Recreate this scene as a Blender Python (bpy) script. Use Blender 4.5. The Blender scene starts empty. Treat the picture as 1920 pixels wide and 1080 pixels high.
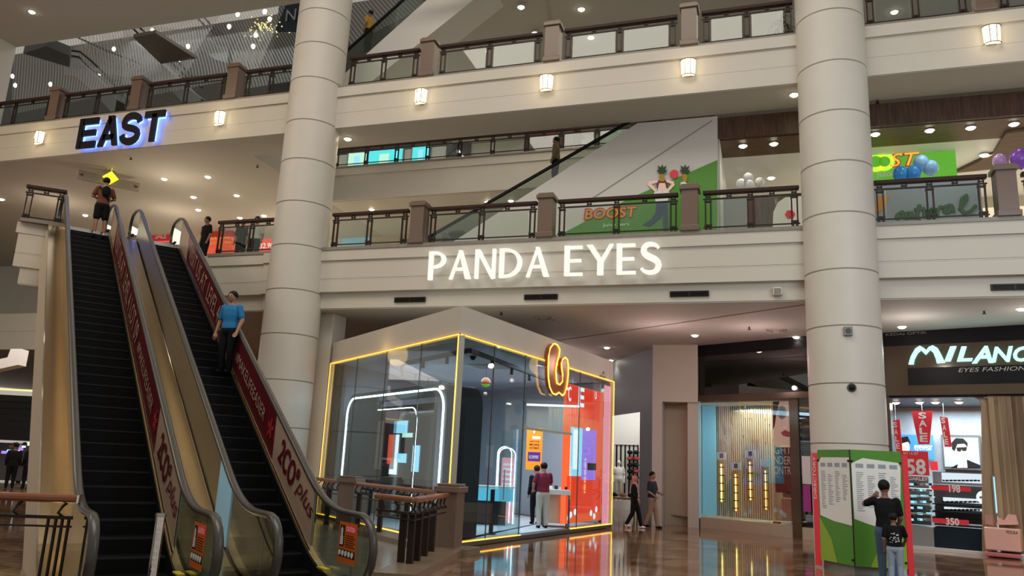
import bpy, bmesh, math, random
from mathutils import Vector, Matrix, geometry
random.seed(7)
S = bpy.context.scene
COL = S.collection
# ---------------------------------------------------------------- camera
PITCH = math.atan(1470/6575); ROLL = math.radians(2.71); YAW = math.radians(18.39)
CAM = Vector((-1.69, -19.16, 1.70))
f0 = Vector((0, math.cos(PITCH), math.sin(PITCH))); r0 = Vector((1, 0, 0)); u0 = Vector((0, -math.sin(PITCH), math.cos(PITCH)))
R_ = math.cos(ROLL)*r0 + math.sin(ROLL)*u0; U_ = -math.sin(ROLL)*r0 + math.cos(ROLL)*u0
RZ = Matrix.Rotation(YAW, 3, 'Z')
f0, R_, U_ = RZ @ f0, RZ @ R_, RZ @ U_
cd = bpy.data.cameras.new('camera'); cam = bpy.data.objects.new('camera', cd); COL.objects.link(cam)
cd.sensor_width = 36.0; cd.lens = 36.0*1470/1920; cd.clip_end = 300
m = Matrix.Identity(4)
for i in range(3):
    m[i][0] = R_[i]; m[i][1] = U_[i]; m[i][2] = -f0[i]; m[i][3] = CAM[i]
cam.matrix_world = m
S.camera = cam
# ---------------------------------------------------------------- world, exposure
S.view_settings.view_transform = 'Standard'; S.view_settings.look = 'None'
S.view_settings.exposure = 0.28; S.view_settings.gamma = 1.0; S.view_settings.use_curve_mapping = False
w = bpy.data.worlds.new('world'); S.world = w; w.use_nodes = True
w.node_tree.nodes['Background'].inputs[0].default_value = (1.0, 0.93, 0.83, 1)
w.node_tree.nodes['Background'].inputs[1].default_value = 0.36
try:
    S.cycles.max_bounces = 7; S.cycles.diffuse_bounces = 3; S.cycles.glossy_bounces = 3
    S.cycles.transmission_bounces = 4; S.cycles.transparent_max_bounces = 14
    S.cycles.sample_clamp_indirect = 4.0; S.cycles.caustics_reflective = False; S.cycles.caustics_refractive = False
except Exception: pass
# ---------------------------------------------------------------- lamps
def lamp(kind, loc, power, col=(1, .88, .7), size=1.0, rot=(0, 0, 0), sizey=None, spot=100, name='lamp'):
    d = bpy.data.lights.new(name, kind); d.energy = power; d.color = col
    if kind == 'AREA':
        d.size = size
        if sizey: d.shape = 'RECTANGLE'; d.size_y = sizey
    elif kind == 'SPOT':
        d.spot_size = math.radians(spot); d.spot_blend = .6; d.shadow_soft_size = size
    else: d.shadow_soft_size = size
    o = bpy.data.objects.new(name, d); o.location = loc; o.rotation_euler = rot; COL.objects.link(o)
    return o
WARM = (1.0, .86, .66)
lamp('AREA', (-8, -13, 22), 1700, (1, .91, .78), 16, sizey=10, name='atrium_fill')  # soft overhead light standing for the unseen skylight
lamp('AREA', (-24, -10, 15), 420, (1, .80, .52), 5, rot=(math.radians(40), 0, math.radians(-10)), name='atrium_fill')  # added warm fill aimed at the EAST side, no such fitting
lamp('AREA', (5, -12, 8), 460, (.80, .92, 1.0), 6, rot=(math.radians(55), 0, 0), name='atrium_fill')  # added cool fill from the right front, no such fitting
# shop interiors, their ceiling lamps
for (x, y, z, p, sx, sy, c) in (
    (-9.0, 1.4, 4.1, 270, 4, 4, (.78, .92, 1)),      # kiosk
    (4.5, 6.0, 10.3, 260, 10, 4, (1, .93, .8)),        # juice bar upstairs
    (-16, 9, 16.2, 160, 8, 3, (1, .9, .75)),
    (-26, 8, 11.0, 330, 10, 7, WARM),
    (-26, 4, 5.5, 170, 8, 6, (1, .85, .78)),
    (-14, 7.5, 11.1, 70, 8, 2, WARM),
    (-5, 5, 16.0, 120, 12, 4, (1, .88, .68)),
    (-24, 7, 21, 200, 14, 6, (.9, .95, 1)),
):
    lamp('AREA', (x, y, z), p, c, sx, sizey=sy, name='ceiling_lamp')
# ---------------------------------------------------------------- pixel helpers (pixel of the 1920x1080 photo -> point on a real plane)
def ray(x, y): return ((x-960)*R_ - (y-540)*U_ + 1470*f0)
def onp(x, y, p, n):
    d = ray(x, y); n = Vector(n); return CAM + d*((Vector(p)-CAM).dot(n)/d.dot(n))
def onz(x, y, z=0): return onp(x, y, (0, 0, z), (0, 0, 1))
def ony(x, y, Y=0): return onp(x, y, (0, Y, 0), (0, 1, 0))
def onv(x, y, a, b): return onp(x, y, (a[0], a[1], 0), (b[1]-a[1], -(b[0]-a[0]), 0))
# ---------------------------------------------------------------- materials
MATS = {}
def mat(name, col, rough=.6, metal=0, em=None, es=1.0, noise=0, nscale=6, bump=0, bscale=40, alpha=None, spec=None, stretch=None):
    if name in MATS: return MATS[name]
    mt = bpy.data.materials.new(name); mt.use_nodes = True; nt = mt.node_tree; b = nt.nodes['Principled BSDF']
    b.inputs['Base Color'].default_value = (*col, 1); b.inputs['Roughness'].default_value = rough; b.inputs['Metallic'].default_value = metal
    if spec is None and not metal and max(col) < .035: spec = .15
    if spec is not None: b.inputs['Specular IOR Level'].default_value = spec
    if em: b.inputs['Emission Color'].default_value = (*em, 1); b.inputs['Emission Strength'].default_value = es
    if noise or bump:
        tc = nt.nodes.new('ShaderNodeTexCoord'); mp = nt.nodes.new('ShaderNodeMapping'); nt.links.new(tc.outputs['Object'], mp.inputs[0])
        if stretch: mp.inputs['Scale'].default_value = stretch
        nz = nt.nodes.new('ShaderNodeTexNoise'); nz.inputs['Scale'].default_value = nscale; nz.inputs['Detail'].default_value = 5
        nt.links.new(mp.outputs[0], nz.inputs[0])
        if noise:
            mx = nt.nodes.new('ShaderNodeMix'); mx.data_type = 'RGBA'
            mx.inputs[6].default_value = (*[max(0, c*(1-noise)) for c in col], 1); mx.inputs[7].default_value = (*[min(1, c*(1+noise)) for c in col], 1)
            nt.links.new(nz.outputs['Fac'], mx.inputs[0]); nt.links.new(mx.outputs[2], b.inputs['Base Color'])
        if bump:
            n2 = nt.nodes.new('ShaderNodeTexNoise'); n2.inputs['Scale'].default_value = bscale; nt.links.new(mp.outputs[0], n2.inputs[0])
            bp = nt.nodes.new('ShaderNodeBump'); bp.inputs['Strength'].default_value = bump; bp.inputs['Distance'].default_value = .02
            nt.links.new(n2.outputs['Fac'], bp.inputs['Height']); nt.links.new(bp.outputs[0], b.inputs['Normal'])
    MATS[name] = mt; return mt
def emis(name, col, s=1.0):
    if name in MATS: return MATS[name]
    mt = bpy.data.materials.new(name); mt.use_nodes = True; nt = mt.node_tree; nt.nodes.remove(nt.nodes['Principled BSDF'])
    e = nt.nodes.new('ShaderNodeEmission'); e.inputs[0].default_value = (*col, 1); e.inputs[1].default_value = s
    nt.links.new(e.outputs[0], nt.nodes['Material Output'].inputs[0]); MATS[name] = mt; return mt
def glass(name, tint=(.93, .97, .96), refl=1.0, base=.04):
    if name in MATS: return MATS[name]
    mt = bpy.data.materials.new(name); mt.use_nodes = True; nt = mt.node_tree; nt.nodes.remove(nt.nodes['Principled BSDF'])
    t = nt.nodes.new('ShaderNodeBsdfTransparent'); t.inputs[0].default_value = (*tint, 1)
    g = nt.nodes.new('ShaderNodeBsdfGlossy'); g.inputs['Roughness'].default_value = .02; g.inputs[0].default_value = (.95, .97, 1, 1)
    lw = nt.nodes.new('ShaderNodeLayerWeight'); lw.inputs[0].default_value = .5
    fr = nt.nodes.new('ShaderNodeMath'); fr.operation = 'POWER'; fr.inputs[1].default_value = 4.5; nt.links.new(lw.outputs['Facing'], fr.inputs[0])
    mu = nt.nodes.new('ShaderNodeMath'); mu.operation = 'MULTIPLY_ADD'; mu.inputs[1].default_value = refl; mu.inputs[2].default_value = base
    mu.use_clamp = True
    nt.links.new(fr.outputs[0], mu.inputs[0]); mx = nt.nodes.new('ShaderNodeMixShader')
    nt.links.new(mu.outputs[0], mx.inputs[0]); nt.links.new(t.outputs[0], mx.inputs[1]); nt.links.new(g.outputs[0], mx.inputs[2])
    nt.links.new(mx.outputs[0], nt.nodes['Material Output'].inputs[0]); MATS[name] = mt; return mt
def wood(name, c1, c2, sc=(30, 30, 2), rough=.45):
    mt = bpy.data.materials.new(name); mt.use_nodes = True; nt = mt.node_tree; b = nt.nodes['Principled BSDF']; b.inputs['Roughness'].default_value = rough
    tc = nt.nodes.new('ShaderNodeTexCoord'); mp = nt.nodes.new('ShaderNodeMapping'); mp.inputs['Scale'].default_value = sc
    nz = nt.nodes.new('ShaderNodeTexNoise'); nz.inputs['Scale'].default_value = 1.0; nz.inputs['Detail'].default_value = 4
    cr = nt.nodes.new('ShaderNodeValToRGB'); cr.color_ramp.elements[0].color = (*c1, 1); cr.color_ramp.elements[1].color = (*c2, 1)
    cr.color_ramp.elements[0].position = .35; cr.color_ramp.elements[1].position = .65
    nt.links.new(tc.outputs['Object'], mp.inputs[0]); nt.links.new(mp.outputs[0], nz.inputs[0]); nt.links.new(nz.outputs['Fac'], cr.inputs[0]); nt.links.new(cr.outputs[0], b.inputs['Base Color'])
    MATS[name] = mt; return mt
def floor_mat():
    mt = bpy.data.materials.new('marble_floor'); mt.use_nodes = True; nt = mt.node_tree; b = nt.nodes['Principled BSDF']
    tc = nt.nodes.new('ShaderNodeTexCoord'); mp = nt.nodes.new('ShaderNodeMapping'); mp.inputs['Rotation'].default_value = (0, 0, math.radians(20))
    nt.links.new(tc.outputs['Object'], mp.inputs[0])
    br = nt.nodes.new('ShaderNodeTexBrick'); br.offset = 0; br.inputs['Scale'].default_value = 1.0; br.inputs['Brick Width'].default_value = .6; br.inputs['Row Height'].default_value = .6
    br.inputs['Color1'].default_value = (.13, .07, .04, 1); br.inputs['Color2'].default_value = (.30, .20, .13, 1); br.inputs['Mortar'].default_value = (.09, .06, .045, 1); br.inputs['Mortar Size'].default_value = .008
    nt.links.new(mp.outputs[0], br.inputs[0])
    nz = nt.nodes.new('ShaderNodeTexNoise'); nz.inputs['Scale'].default_value = 3.5; nz.inputs['Detail'].default_value = 8; nz.inputs['Roughness'].default_value = .7; nz.inputs['Distortion'].default_value = 1.2
    m2 = nt.nodes.new('ShaderNodeMapping'); m2.inputs['Scale'].default_value = (1, 3.5, 1); nt.links.new(tc.outputs['Object'], m2.inputs[0]); nt.links.new(m2.outputs[0], nz.inputs[0])
    cr = nt.nodes.new('ShaderNodeValToRGB'); cr.color_ramp.elements[0].position = .35; cr.color_ramp.elements[1].position = .7
    cr.color_ramp.elements[0].color = (.28, .24, .22, 1); cr.color_ramp.elements[1].color = (1.8, 1.6, 1.4, 1)
    nt.links.new(nz.outputs['Fac'], cr.inputs[0])
    mx = nt.nodes.new('ShaderNodeMix'); mx.data_type = 'RGBA'; mx.blend_type = 'MULTIPLY'; mx.inputs[0].default_value = 1
    nt.links.new(br.outputs[0], mx.inputs[6]); nt.links.new(cr.outputs[0], mx.inputs[7]); nt.links.new(mx.outputs[2], b.inputs['Base Color'])
    b.inputs['Roughness'].default_value = .07; b.inputs['Specular IOR Level'].default_value = .9
    n3 = nt.nodes.new('ShaderNodeTexNoise'); n3.inputs['Scale'].default_value = 2.0; nt.links.new(tc.outputs['Object'], n3.inputs[0])
    bp = nt.nodes.new('ShaderNodeBump'); bp.inputs['Strength'].default_value = .03; nt.links.new(n3.outputs['Fac'], bp.inputs['Height']); nt.links.new(bp.outputs[0], b.inputs['Normal'])
    MATS['floor'] = mt; return mt
def net_mat():
    mt = bpy.data.materials.new('safety_netting'); mt.use_nodes = True; nt = mt.node_tree; b = nt.nodes['Principled BSDF']
    b.inputs['Base Color'].default_value = (.42, .41, .36, 1); b.inputs['Roughness'].default_value = .8
    tc = nt.nodes.new('ShaderNodeTexCoord'); sep = nt.nodes.new('ShaderNodeSeparateXYZ'); nt.links.new(tc.outputs['Object'], sep.inputs[0])
    outs = []
    for sgn in (1, -1):
        a = nt.nodes.new('ShaderNodeMath'); a.operation = 'MULTIPLY_ADD'; a.inputs[1].default_value = sgn*6.0
        k = nt.nodes.new('ShaderNodeMath'); k.operation = 'MULTIPLY'; k.inputs[1].default_value = 5.0
        nt.links.new(sep.outputs['Z'], k.inputs[0]); nt.links.new(sep.outputs['X'], a.inputs[0]); nt.links.new(k.outputs[0], a.inputs[2])
        fr = nt.nodes.new('ShaderNodeMath'); fr.operation = 'FRACT'; nt.links.new(a.outputs[0], fr.inputs[0])
        lt = nt.nodes.new('ShaderNodeMath'); lt.operation = 'LESS_THAN'; lt.inputs[1].default_value = .3; nt.links.new(fr.outputs[0], lt.inputs[0]); outs.append(lt)
    mxx = nt.nodes.new('ShaderNodeMath'); mxx.operation = 'MAXIMUM'; nt.links.new(outs[0].outputs[0], mxx.inputs[0]); nt.links.new(outs[1].outputs[0], mxx.inputs[1])
    sc = nt.nodes.new('ShaderNodeMath'); sc.operation = 'MULTIPLY'; sc.inputs[1].default_value = .62; nt.links.new(mxx.outputs[0], sc.inputs[0]); nt.links.new(sc.outputs[0], b.inputs['Alpha'])
    MATS['net'] = mt; return mt
M = dict(
    white=mat('warm_white_paint', (.60, .565, .50), .55, noise=.04, nscale=1.5),
    white2=mat('cool_white_paint', (.62, .60, .57), .6, noise=.03, nscale=1.0),
    ceil=mat('ceiling_paint', (.50, .475, .43), .8, noise=.03, nscale=.6),
    colm=mat('column_render', (.63, .60, .545), .5, noise=.05, nscale=2.0),
    groove=mat('groove_grey', (.33, .31, .27), .8),
    kerb=mat('grey_stone_kerb', (.25, .225, .19), .35, noise=.25, nscale=12),
    granite=mat('brown_granite', (.17, .115, .09), .3, noise=.35, nscale=60),
    granite2=mat('light_granite', (.30, .25, .20), .35, noise=.3, nscale=60),
    iron=mat('dark_bronze_metal', (.022, .014, .011), .45, 0, spec=.3),
    rail=mat('dark_red_wood', (.035, .014, .010), .5, spec=.25),
    hand=mat('polished_wood_handrail', (.25, .085, .04), .25, noise=.2, nscale=5),
    steel=mat('brushed_champagne_steel', (.72, .56, .34), .20, 1.0, bump=.10, bscale=2.5, noise=.06, nscale=3),
    steel2=mat('brushed_grey_steel', (.46, .46, .42), .28, 1.0, noise=.08, nscale=2),
    chrome=mat('chrome', (.8, .8, .8), .1, 1.0),
    black=mat('black_rubber', (.012, .012, .013), .45),
    hrail=mat('handrail_rubber', (.05, .047, .042), .32),
    step=mat('escalator_step_metal', (.006, .006, .007), .55, 0, spec=.12),
    stepe=mat('escalator_step_edge', (.022, .024, .028), .5, 0, spec=.2),
    burg=mat('burgundy_vinyl', (.12, .006, .014), .4),
    cream=mat('cream_vinyl', (.50, .36, .27), .45),
    cladc=mat('cream_cladding', (.55, .46, .34), .6, noise=.05),
    black2=mat('matt_black', (.01, .01, .012), .5),
    navy=mat('dark_navy_panel', (.012, .022, .032), .35),
    wood=wood('walnut_cladding', (.045, .02, .011), (.10, .045, .024)),
    wood2=wood('walnut_soffit', (.06, .03, .016), (.13, .065, .035), (2, 30, 30)),
    oak=wood('oak_slat', (.36, .25, .15), (.42, .30, .18), (8, 8, .6)),
    green=mat('leaf_green_vinyl', (.075, .26, .02), .5, noise=.05, nscale=2),
    lime=mat('lime_green_print', (.27, .42, .03), .5),
    sgreen=mat('sign_green', (.10, .36, .03), .5, em=(.10, .40, .02), es=.5),
    red=mat('sale_red', (.52, .02, .03), .45, em=(.5, .02, .03), es=.25),
    redp=mat('red_panel', (.42, .025, .03), .5),
    redw=mat('red_feature_wall', (.55, .05, .02), .6),
    wht=mat('plain_white', (.8, .8, .78), .5),
    whiteg=mat('gloss_white', (.72, .74, .74), .2),
    grey=mat('mid_grey', (.25, .25, .25), .6),
    dgrey=mat('dark_grey', (.06, .06, .062), .5),
    bluegrey=mat('blue_grey_panel', (.30, .34, .38), .5, noise=.04),
    kblue=mat('pale_blue_paint', (.42, .50, .56), .6),
    concrete=mat('polished_concrete', (.28, .34, .37), .5, noise=.22, nscale=3),
    pink=mat('pale_pink_gloss', (.72, .42, .36), .3),
    pinkd=mat('rose_gloss', (.55, .16, .17), .3),
    skin=mat('skin_tan', (.36, .19, .12), .55), skind=mat('skin_brown', (.22, .11, .07), .55),
    hair=mat('black_hair', (.008, .007, .007), .5), denim=mat('blue_denim', (.05, .09, .17), .8, noise=.2, nscale=30),
    ldenim=mat('light_denim', (.26, .33, .42), .8, noise=.12, nscale=30),
    cblack=mat('black_cloth', (.008, .008, .01), .85), cnavy=mat('navy_cloth', (.012, .018, .035), .8),
    cblue=mat('bright_blue_cloth', (.005, .17, .42), .75), cbrown=mat('rust_brown_cloth', (.13, .035, .02), .8),
    cmar=mat('maroon_cloth', (.19, .012, .045), .8), ckhaki=mat('khaki_cloth', (.32, .22, .14), .8), cgrey=mat('pale_grey_cloth', (.50, .49, .45), .8),
    cpink=mat('dusty_pink_cloth', (.42, .24, .20), .8), cyel=mat('mustard_cloth', (.45, .26, .03), .8), colive=mat('olive_cloth', (.16, .12, .05), .8), cteal=mat('grey_green_cloth', (.25, .32, .30), .8),
    glow=emis('lamp_lens_glow', (1, .90, .66), 16), glowc=emis('cool_lamp_glow', (.92, .97, 1), 14),
    sconce=emis('sconce_glass_glow', (1, .80, .46), 2.4), sconceh=emis('sconce_bulb_glow', (1, .93, .72), 7),
    letter=emis('white_letter_glow', (1, .96, .86), .85), cyanl=emis('cyan_white_letter_glow', (.42, 1, .95), 1.5), haloblue=emis('blue_halo_light', (.12, .22, 1), 5),
    neony=emis('amber_neon', (1, .47, .05), 3.0), neonw=emis('white_neon', (.80, .95, 1), 4.5), neonp=emis('pink_neon', (1, .35, .42), 1.1),
    screenc=emis('cyan_screen', (.10, .68, .72), 1.2), screend=emis('screen_pale', (.55, .85, .70), 1.1),
    ledred=emis('led_red', (1, .05, .02), 1.0), ledor=emis('led_orange', (1, .13, .04), 1.0), ledw=emis('led_white', (.9, .95, 1), 1.2), ledp=emis('led_violet', (.42, .22, .85), 1.0), ledc=emis('led_cyan', (.35, .75, .95), 1.1),
    lbox=emis('sky_blue_light_panel', (.12, .52, .72), .95), orange=mat('orange_print', (.75, .24, .01), .5, em=(.8, .27, .01), es=.35), purp=mat('purple_print', (.06, .02, .25), .5),
    nat=mat('green_script_paint', (.02, .10, .02), .7), yel=mat('yellow_print', (.7, .55, .03), .5), ylw=emis('yellow_sign_glow', (1, .80, .04), 1.0),
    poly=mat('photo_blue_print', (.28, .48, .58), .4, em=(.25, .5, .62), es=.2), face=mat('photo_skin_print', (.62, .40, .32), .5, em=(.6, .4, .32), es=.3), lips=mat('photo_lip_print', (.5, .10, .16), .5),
    gl=glass('clear_glass', (.90, .96, .95), 1.0), glr=glass('railing_glass', (.90, .95, .92), .9, .05), glk=glass('kiosk_glass', (.86, .94, .96), 1.1, .05), gle=glass('escalator_glass', (.66, .72, .66), 1.2, .08),
    dkgl=glass('dark_tinted_glass', (.18, .15, .12), 1.4, .14),
    balw=mat('white_balloon', (.85, .85, .85), .25), balb=mat('blue_balloon', (.03, .25, .65), .25), ball=mat('pale_blue_balloon', (.22, .45, .75), .25), balp=mat('purple_balloon', (.25, .08, .55), .25), balq=mat('lilac_balloon', (.48, .28, .62), .25),
    caut=mat('orange_caution_vinyl', (.62, .13, .01), .5), net=net_mat(), floor=floor_mat(),
    plant=mat('leaf_dark_green', (.02, .05, .015), .6), gold=mat('dark_orange_acrylic', (.30, .06, .005), .3),
    mirror=mat('tinted_band', (.10, .07, .045), .15, .3), marble=mat('light_marble', (.33, .29, .24), .15, noise=.2, nscale=4), stone=mat('tan_stone_kerb', (.22, .16, .11), .3, noise=.25, nscale=20),
)
# ---------------------------------------------------------------- mesh builder
class MB:
    def __init__(s, T=None): s.v = []; s.f = []; s.mi = []; s.k = 0; s.T = T
    def add(s, vs, fs):
        n = len(s.v)
        s.v += [(s.T @ Vector(v)) if s.T else Vector(v) for v in vs]
        s.f += [tuple(i+n for i in f) for f in fs]; s.mi += [s.k]*len(fs); return s
    def mk(s, k): s.k = k; return s
    def poly(s, pts): return s.add(pts, [tuple(range(len(pts)))])
    def box(s, x0, y0, z0, x1, y1, z1):
        if x0 > x1: x0, x1 = x1, x0
        if y0 > y1: y0, y1 = y1, y0
        if z0 > z1: z0, z1 = z1, z0
        return s.add([(x0, y0, z0), (x1, y0, z0), (x1, y1, z0), (x0, y1, z0), (x0, y0, z1), (x1, y0, z1), (x1, y1, z1), (x0, y1, z1)],
                     [(0, 3, 2, 1), (4, 5, 6, 7), (0, 1, 5, 4), (1, 2, 6, 5), (2, 3, 7, 6), (3, 0, 4, 7)])
    def fbox(s, o, ux, uy, uz, a0, a1, b0, b1, c0, c1):
        o, ux, uy, uz = map(Vector, (o, ux, uy, uz)); P = [o+ux*a+uy*b+uz*c for c in (c0, c1) for (a, b) in ((a0, b0), (a1, b0), (a1, b1), (a0, b1))]
        return s.add(P, [(0, 3, 2, 1), (4, 5, 6, 7), (0, 1, 5, 4), (1, 2, 6, 5), (2, 3, 7, 6), (3, 0, 4, 7)])
    def beam(s, p0, p1, w, h, up=(0, 0, 1)):
        p0, p1 = Vector(p0), Vector(p1); d = (p1-p0); L = d.length; d.normalize(); up = Vector(up)
        if abs(d.dot(up)) > .99: up = Vector((1, 0, 0))
        x = d.cross(up).normalized(); y = x.cross(d)
        return s.fbox(p0, x, y, d, -w/2, w/2, -h/2, h/2, 0, L)
    def prism(s, pts, o, ux, uy, depth):
        o, ux, uy = Vector(o), Vector(ux), Vector(uy); n = ux.cross(uy).normalized()
        a = [o+ux*p[0]+uy*p[1] for p in pts]; b = [q-n*depth for q in a]; N = len(a)
        return s.add(a+b, [tuple(range(N)), tuple(range(2*N-1, N-1, -1))]+[(i, i+N, (i+1) % N+N, (i+1) % N) for i in range(N)])
    def vprism(s, pts, z0, z1):
        N = len(pts); return s.add([(p[0], p[1], z0) for p in pts]+[(p[0], p[1], z1) for p in pts],
            [tuple(range(N-1, -1, -1)), tuple(range(N, 2*N))]+[(i, (i+1) % N, (i+1) % N+N, i+N) for i in range(N)])
    def rings(s, rs, cap=True):
        n = len(rs[0]); vs = [p for r in rs for p in r]; fs = []
        for i in range(len(rs)-1):
            for j in range(n): fs.append((i*n+j, i*n+(j+1) % n, (i+1)*n+(j+1) % n, (i+1)*n+j))
        if cap: fs += [tuple(range(n-1, -1, -1)), tuple(range((len(rs)-1)*n, len(rs)*n))]
        return s.add(vs, fs)
    def cyl(s, p0, p1, r, n=12, r2=None):
        p0, p1 = Vector(p0), Vector(p1); d = (p1-p0).normalized(); u = Vector((0, 0, 1)) if abs(d.z) < .9 else Vector((1, 0, 0)); x = d.cross(u).normalized(); y = d.cross(x)
        r2 = r if r2 is None else r2
        return s.rings([[p+(x*math.cos(t*2*math.pi/n)-y*math.sin(t*2*math.pi/n))*q for t in range(n)] for p, q in ((p0, r), (p1, r2))])
    def tube(s, pts, r, n=8, closed=False, rr=None):
        pts = [Vector(p) for p in pts]; rs = []; N = len(pts)
        for i, p in enumerate(pts):
            a = pts[i-1] if (i > 0 or closed) else p; b = pts[(i+1) % N] if (i < N-1 or closed) else p
            d = (b-a).normalized(); u = Vector((0, 0, 1)) if abs(d.z) < .9 else Vector((0, 1, .3)).normalized()
            if i and not closed: u = prevu
            x = d.cross(u).normalized(); y = x.cross(d).normalized(); prevu = y
            q = rr[i] if rr else r
            rs.append([p+(x*math.cos(t*2*math.pi/n)+y*math.sin(t*2*math.pi/n))*q for t in range(n)])
        if closed: rs.append(rs[0])
        return s.rings(rs, not closed)
    def lathe(s, cx, cy, prof, n=32):
        return s.rings([[(cx+r*math.cos(t*2*math.pi/n), cy+r*math.sin(t*2*math.pi/n), z) for t in range(n)] for r, z in prof])
    def ball(s, c, rx, ry=None, rz=None, nu=12, nv=8):
        ry = rx if ry is None else ry; rz = rx if rz is None else rz; rs = []
        for i in range(nv+1):
            a = -math.pi/2+math.pi*i/nv; k = max(math.cos(a), .02)
            rs.append([(c[0]+rx*k*math.cos(t*2*math.pi/nu), c[1]+ry*k*math.sin(t*2*math.pi/nu), c[2]+rz*math.sin(a)) for t in range(nu)])
        return s.rings(rs)
    def build(s, name, mats, parent=None, smooth=False, bevel=0, local=False):
        me = bpy.data.meshes.new(name); me.from_pydata([tuple(v) for v in s.v], [], s.f); me.update()
        if not isinstance(mats, (list, tuple)): mats = [mats]
        for q in mats: me.materials.append(q)
        for p, k in zip(me.polygons, s.mi): p.material_index = min(k, len(mats)-1); p.use_smooth = bool(smooth)
        o = bpy.data.objects.new(name, me); COL.objects.link(o)
        if smooth == 'auto':
            try: me.set_sharp_from_angle(angle=math.radians(35))
            except Exception: pass
        if bevel:
            bv = o.modifiers.new('bevel', 'BEVEL'); bv.width = bevel; bv.segments = 2; bv.limit_method = 'ANGLE'
        if parent:
            o.parent = parent
            if not local: o.matrix_parent_inverse = parent_world(parent).inverted()
        return o
def parent_world(o):
    m = o.matrix_basis.copy()
    if o.parent: m = parent_world(o.parent) @ o.matrix_parent_inverse @ m
    return m
def thing(name, label, cat, loc=(0, 0, 0), rz=0, group=None):
    o = bpy.data.objects.new(name, None); COL.objects.link(o); o.location = loc; o.rotation_euler = (0, 0, rz); o.empty_display_size = .2
    return tag(o, label, cat, group)
def tag(o, label, cat=None, group=None, kind=None):
    if label: o['label'] = label
    if cat: o['category'] = cat
    if group: o['group'] = group
    if kind: o['kind'] = kind
    return o
def struct(name, mb, m_, **k):
    o = mb.build(name, m_, **k); o['kind'] = 'structure'; return o
def copy_tree(o, loc, label=None, group=None, rz=None):
    r = o.copy(); COL.objects.link(r); r.location = loc
    if rz is not None: r.rotation_euler = (0, 0, rz)
    if label: r['label'] = label
    if group: r['group'] = group
    def rec(src, dst):
        for ch in [c for c in src.children]:
            c = ch.copy(); COL.objects.link(c); c.parent = dst; rec(ch, c)
    rec(o, r); return r
ORD = ['leftmost', 'second', 'third', 'fourth', 'fifth', 'sixth', 'seventh', 'eighth', 'ninth', 'tenth', 'eleventh', 'twelfth', 'thirteenth', 'fourteenth', 'fifteenth']
def nth(i, n):
    return 'leftmost' if i == 0 else 'rightmost' if i == n-1 else ORD[i]+' from left'
# text -> mesh verts normalised to width 1 x height 1
_tc = {}
def text_geo(s, bold=0.0, shear=0.0, spacing=1.0):
    k = (s, bold, shear, spacing)
    if k in _tc: return _tc[k]
    c = bpy.data.curves.new('t', 'FONT'); c.body = s; c.size = 1; c.offset = bold; c.shear = shear; c.space_character = spacing; c.resolution_u = 3; c.fill_mode = 'FRONT'
    o = bpy.data.objects.new('t', c); COL.objects.link(o)
    me = bpy.data.meshes.new_from_object(o)
    vs = [v.co.copy() for v in me.vertices]; fs = [tuple(p.vertices) for p in me.polygons]
    bpy.data.objects.remove(o); bpy.data.curves.remove(c); bpy.data.meshes.remove(me)
    x0 = min(v.x for v in vs); x1 = max(v.x for v in vs); y0 = min(v.y for v in vs); y1 = max(v.y for v in vs)
    vs = [((v.x-x0)/(x1-x0), (v.y-y0)/(y1-y0)) for v in vs]
    _tc[k] = (vs, fs, (x1-x0)/(y1-y0)); return _tc[k]
def put_text(mb, s, o, ux, uy, w=None, h=None, lift=.006, bold=0.0, shear=0.0, spacing=1.0):
    vs, fs, asp = text_geo(s, bold, shear, spacing); o, ux, uy = Vector(o), Vector(ux), Vector(uy); n = ux.cross(uy).normalized()
    if w is None: w = h*asp
    if h is None: h = w/asp
    mb.add([o+ux*(a*w)+uy*(b*h)+n*lift for a, b in vs], fs); return mb
def slab_text(s, o, ux, uy, w, h, depth, m_, name, parent, bold=0.0, shear=0.0, side=None):
    """raised letters: front face plus extruded rim"""
    vs, fs, asp = text_geo(s, bold, shear); o, ux, uy = Vector(o), Vector(ux), Vector(uy); n = ux.cross(uy).normalized()
    mb = MB(); mb.add([o+ux*(a*w)+uy*(b*h)+n*depth for a, b in vs], fs)
    cnt = {}
    for f in fs:
        for i in range(len(f)):
            e = (f[i], f[(i+1) % len(f)]); cnt[tuple(sorted(e))] = cnt.get(tuple(sorted(e)), 0)+1
    base = [o+ux*(a*w)+uy*(b*h) for a, b in vs]; top = [p+n*depth for p in base]; N = len(vs)
    side_f = []
    for f in fs:
        for i in range(len(f)):
            e = (f[i], f[(i+1) % len(f)])
            if cnt[tuple(sorted(e))] == 1: side_f.append((e[0], e[0]+N, e[1]+N, e[1]))
    mb.mk(1); mb.add(base+top, [(a, d, c, b) for a, b, c, d in side_f])
    return mb.build(name, [m_, side or m_], parent)
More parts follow.
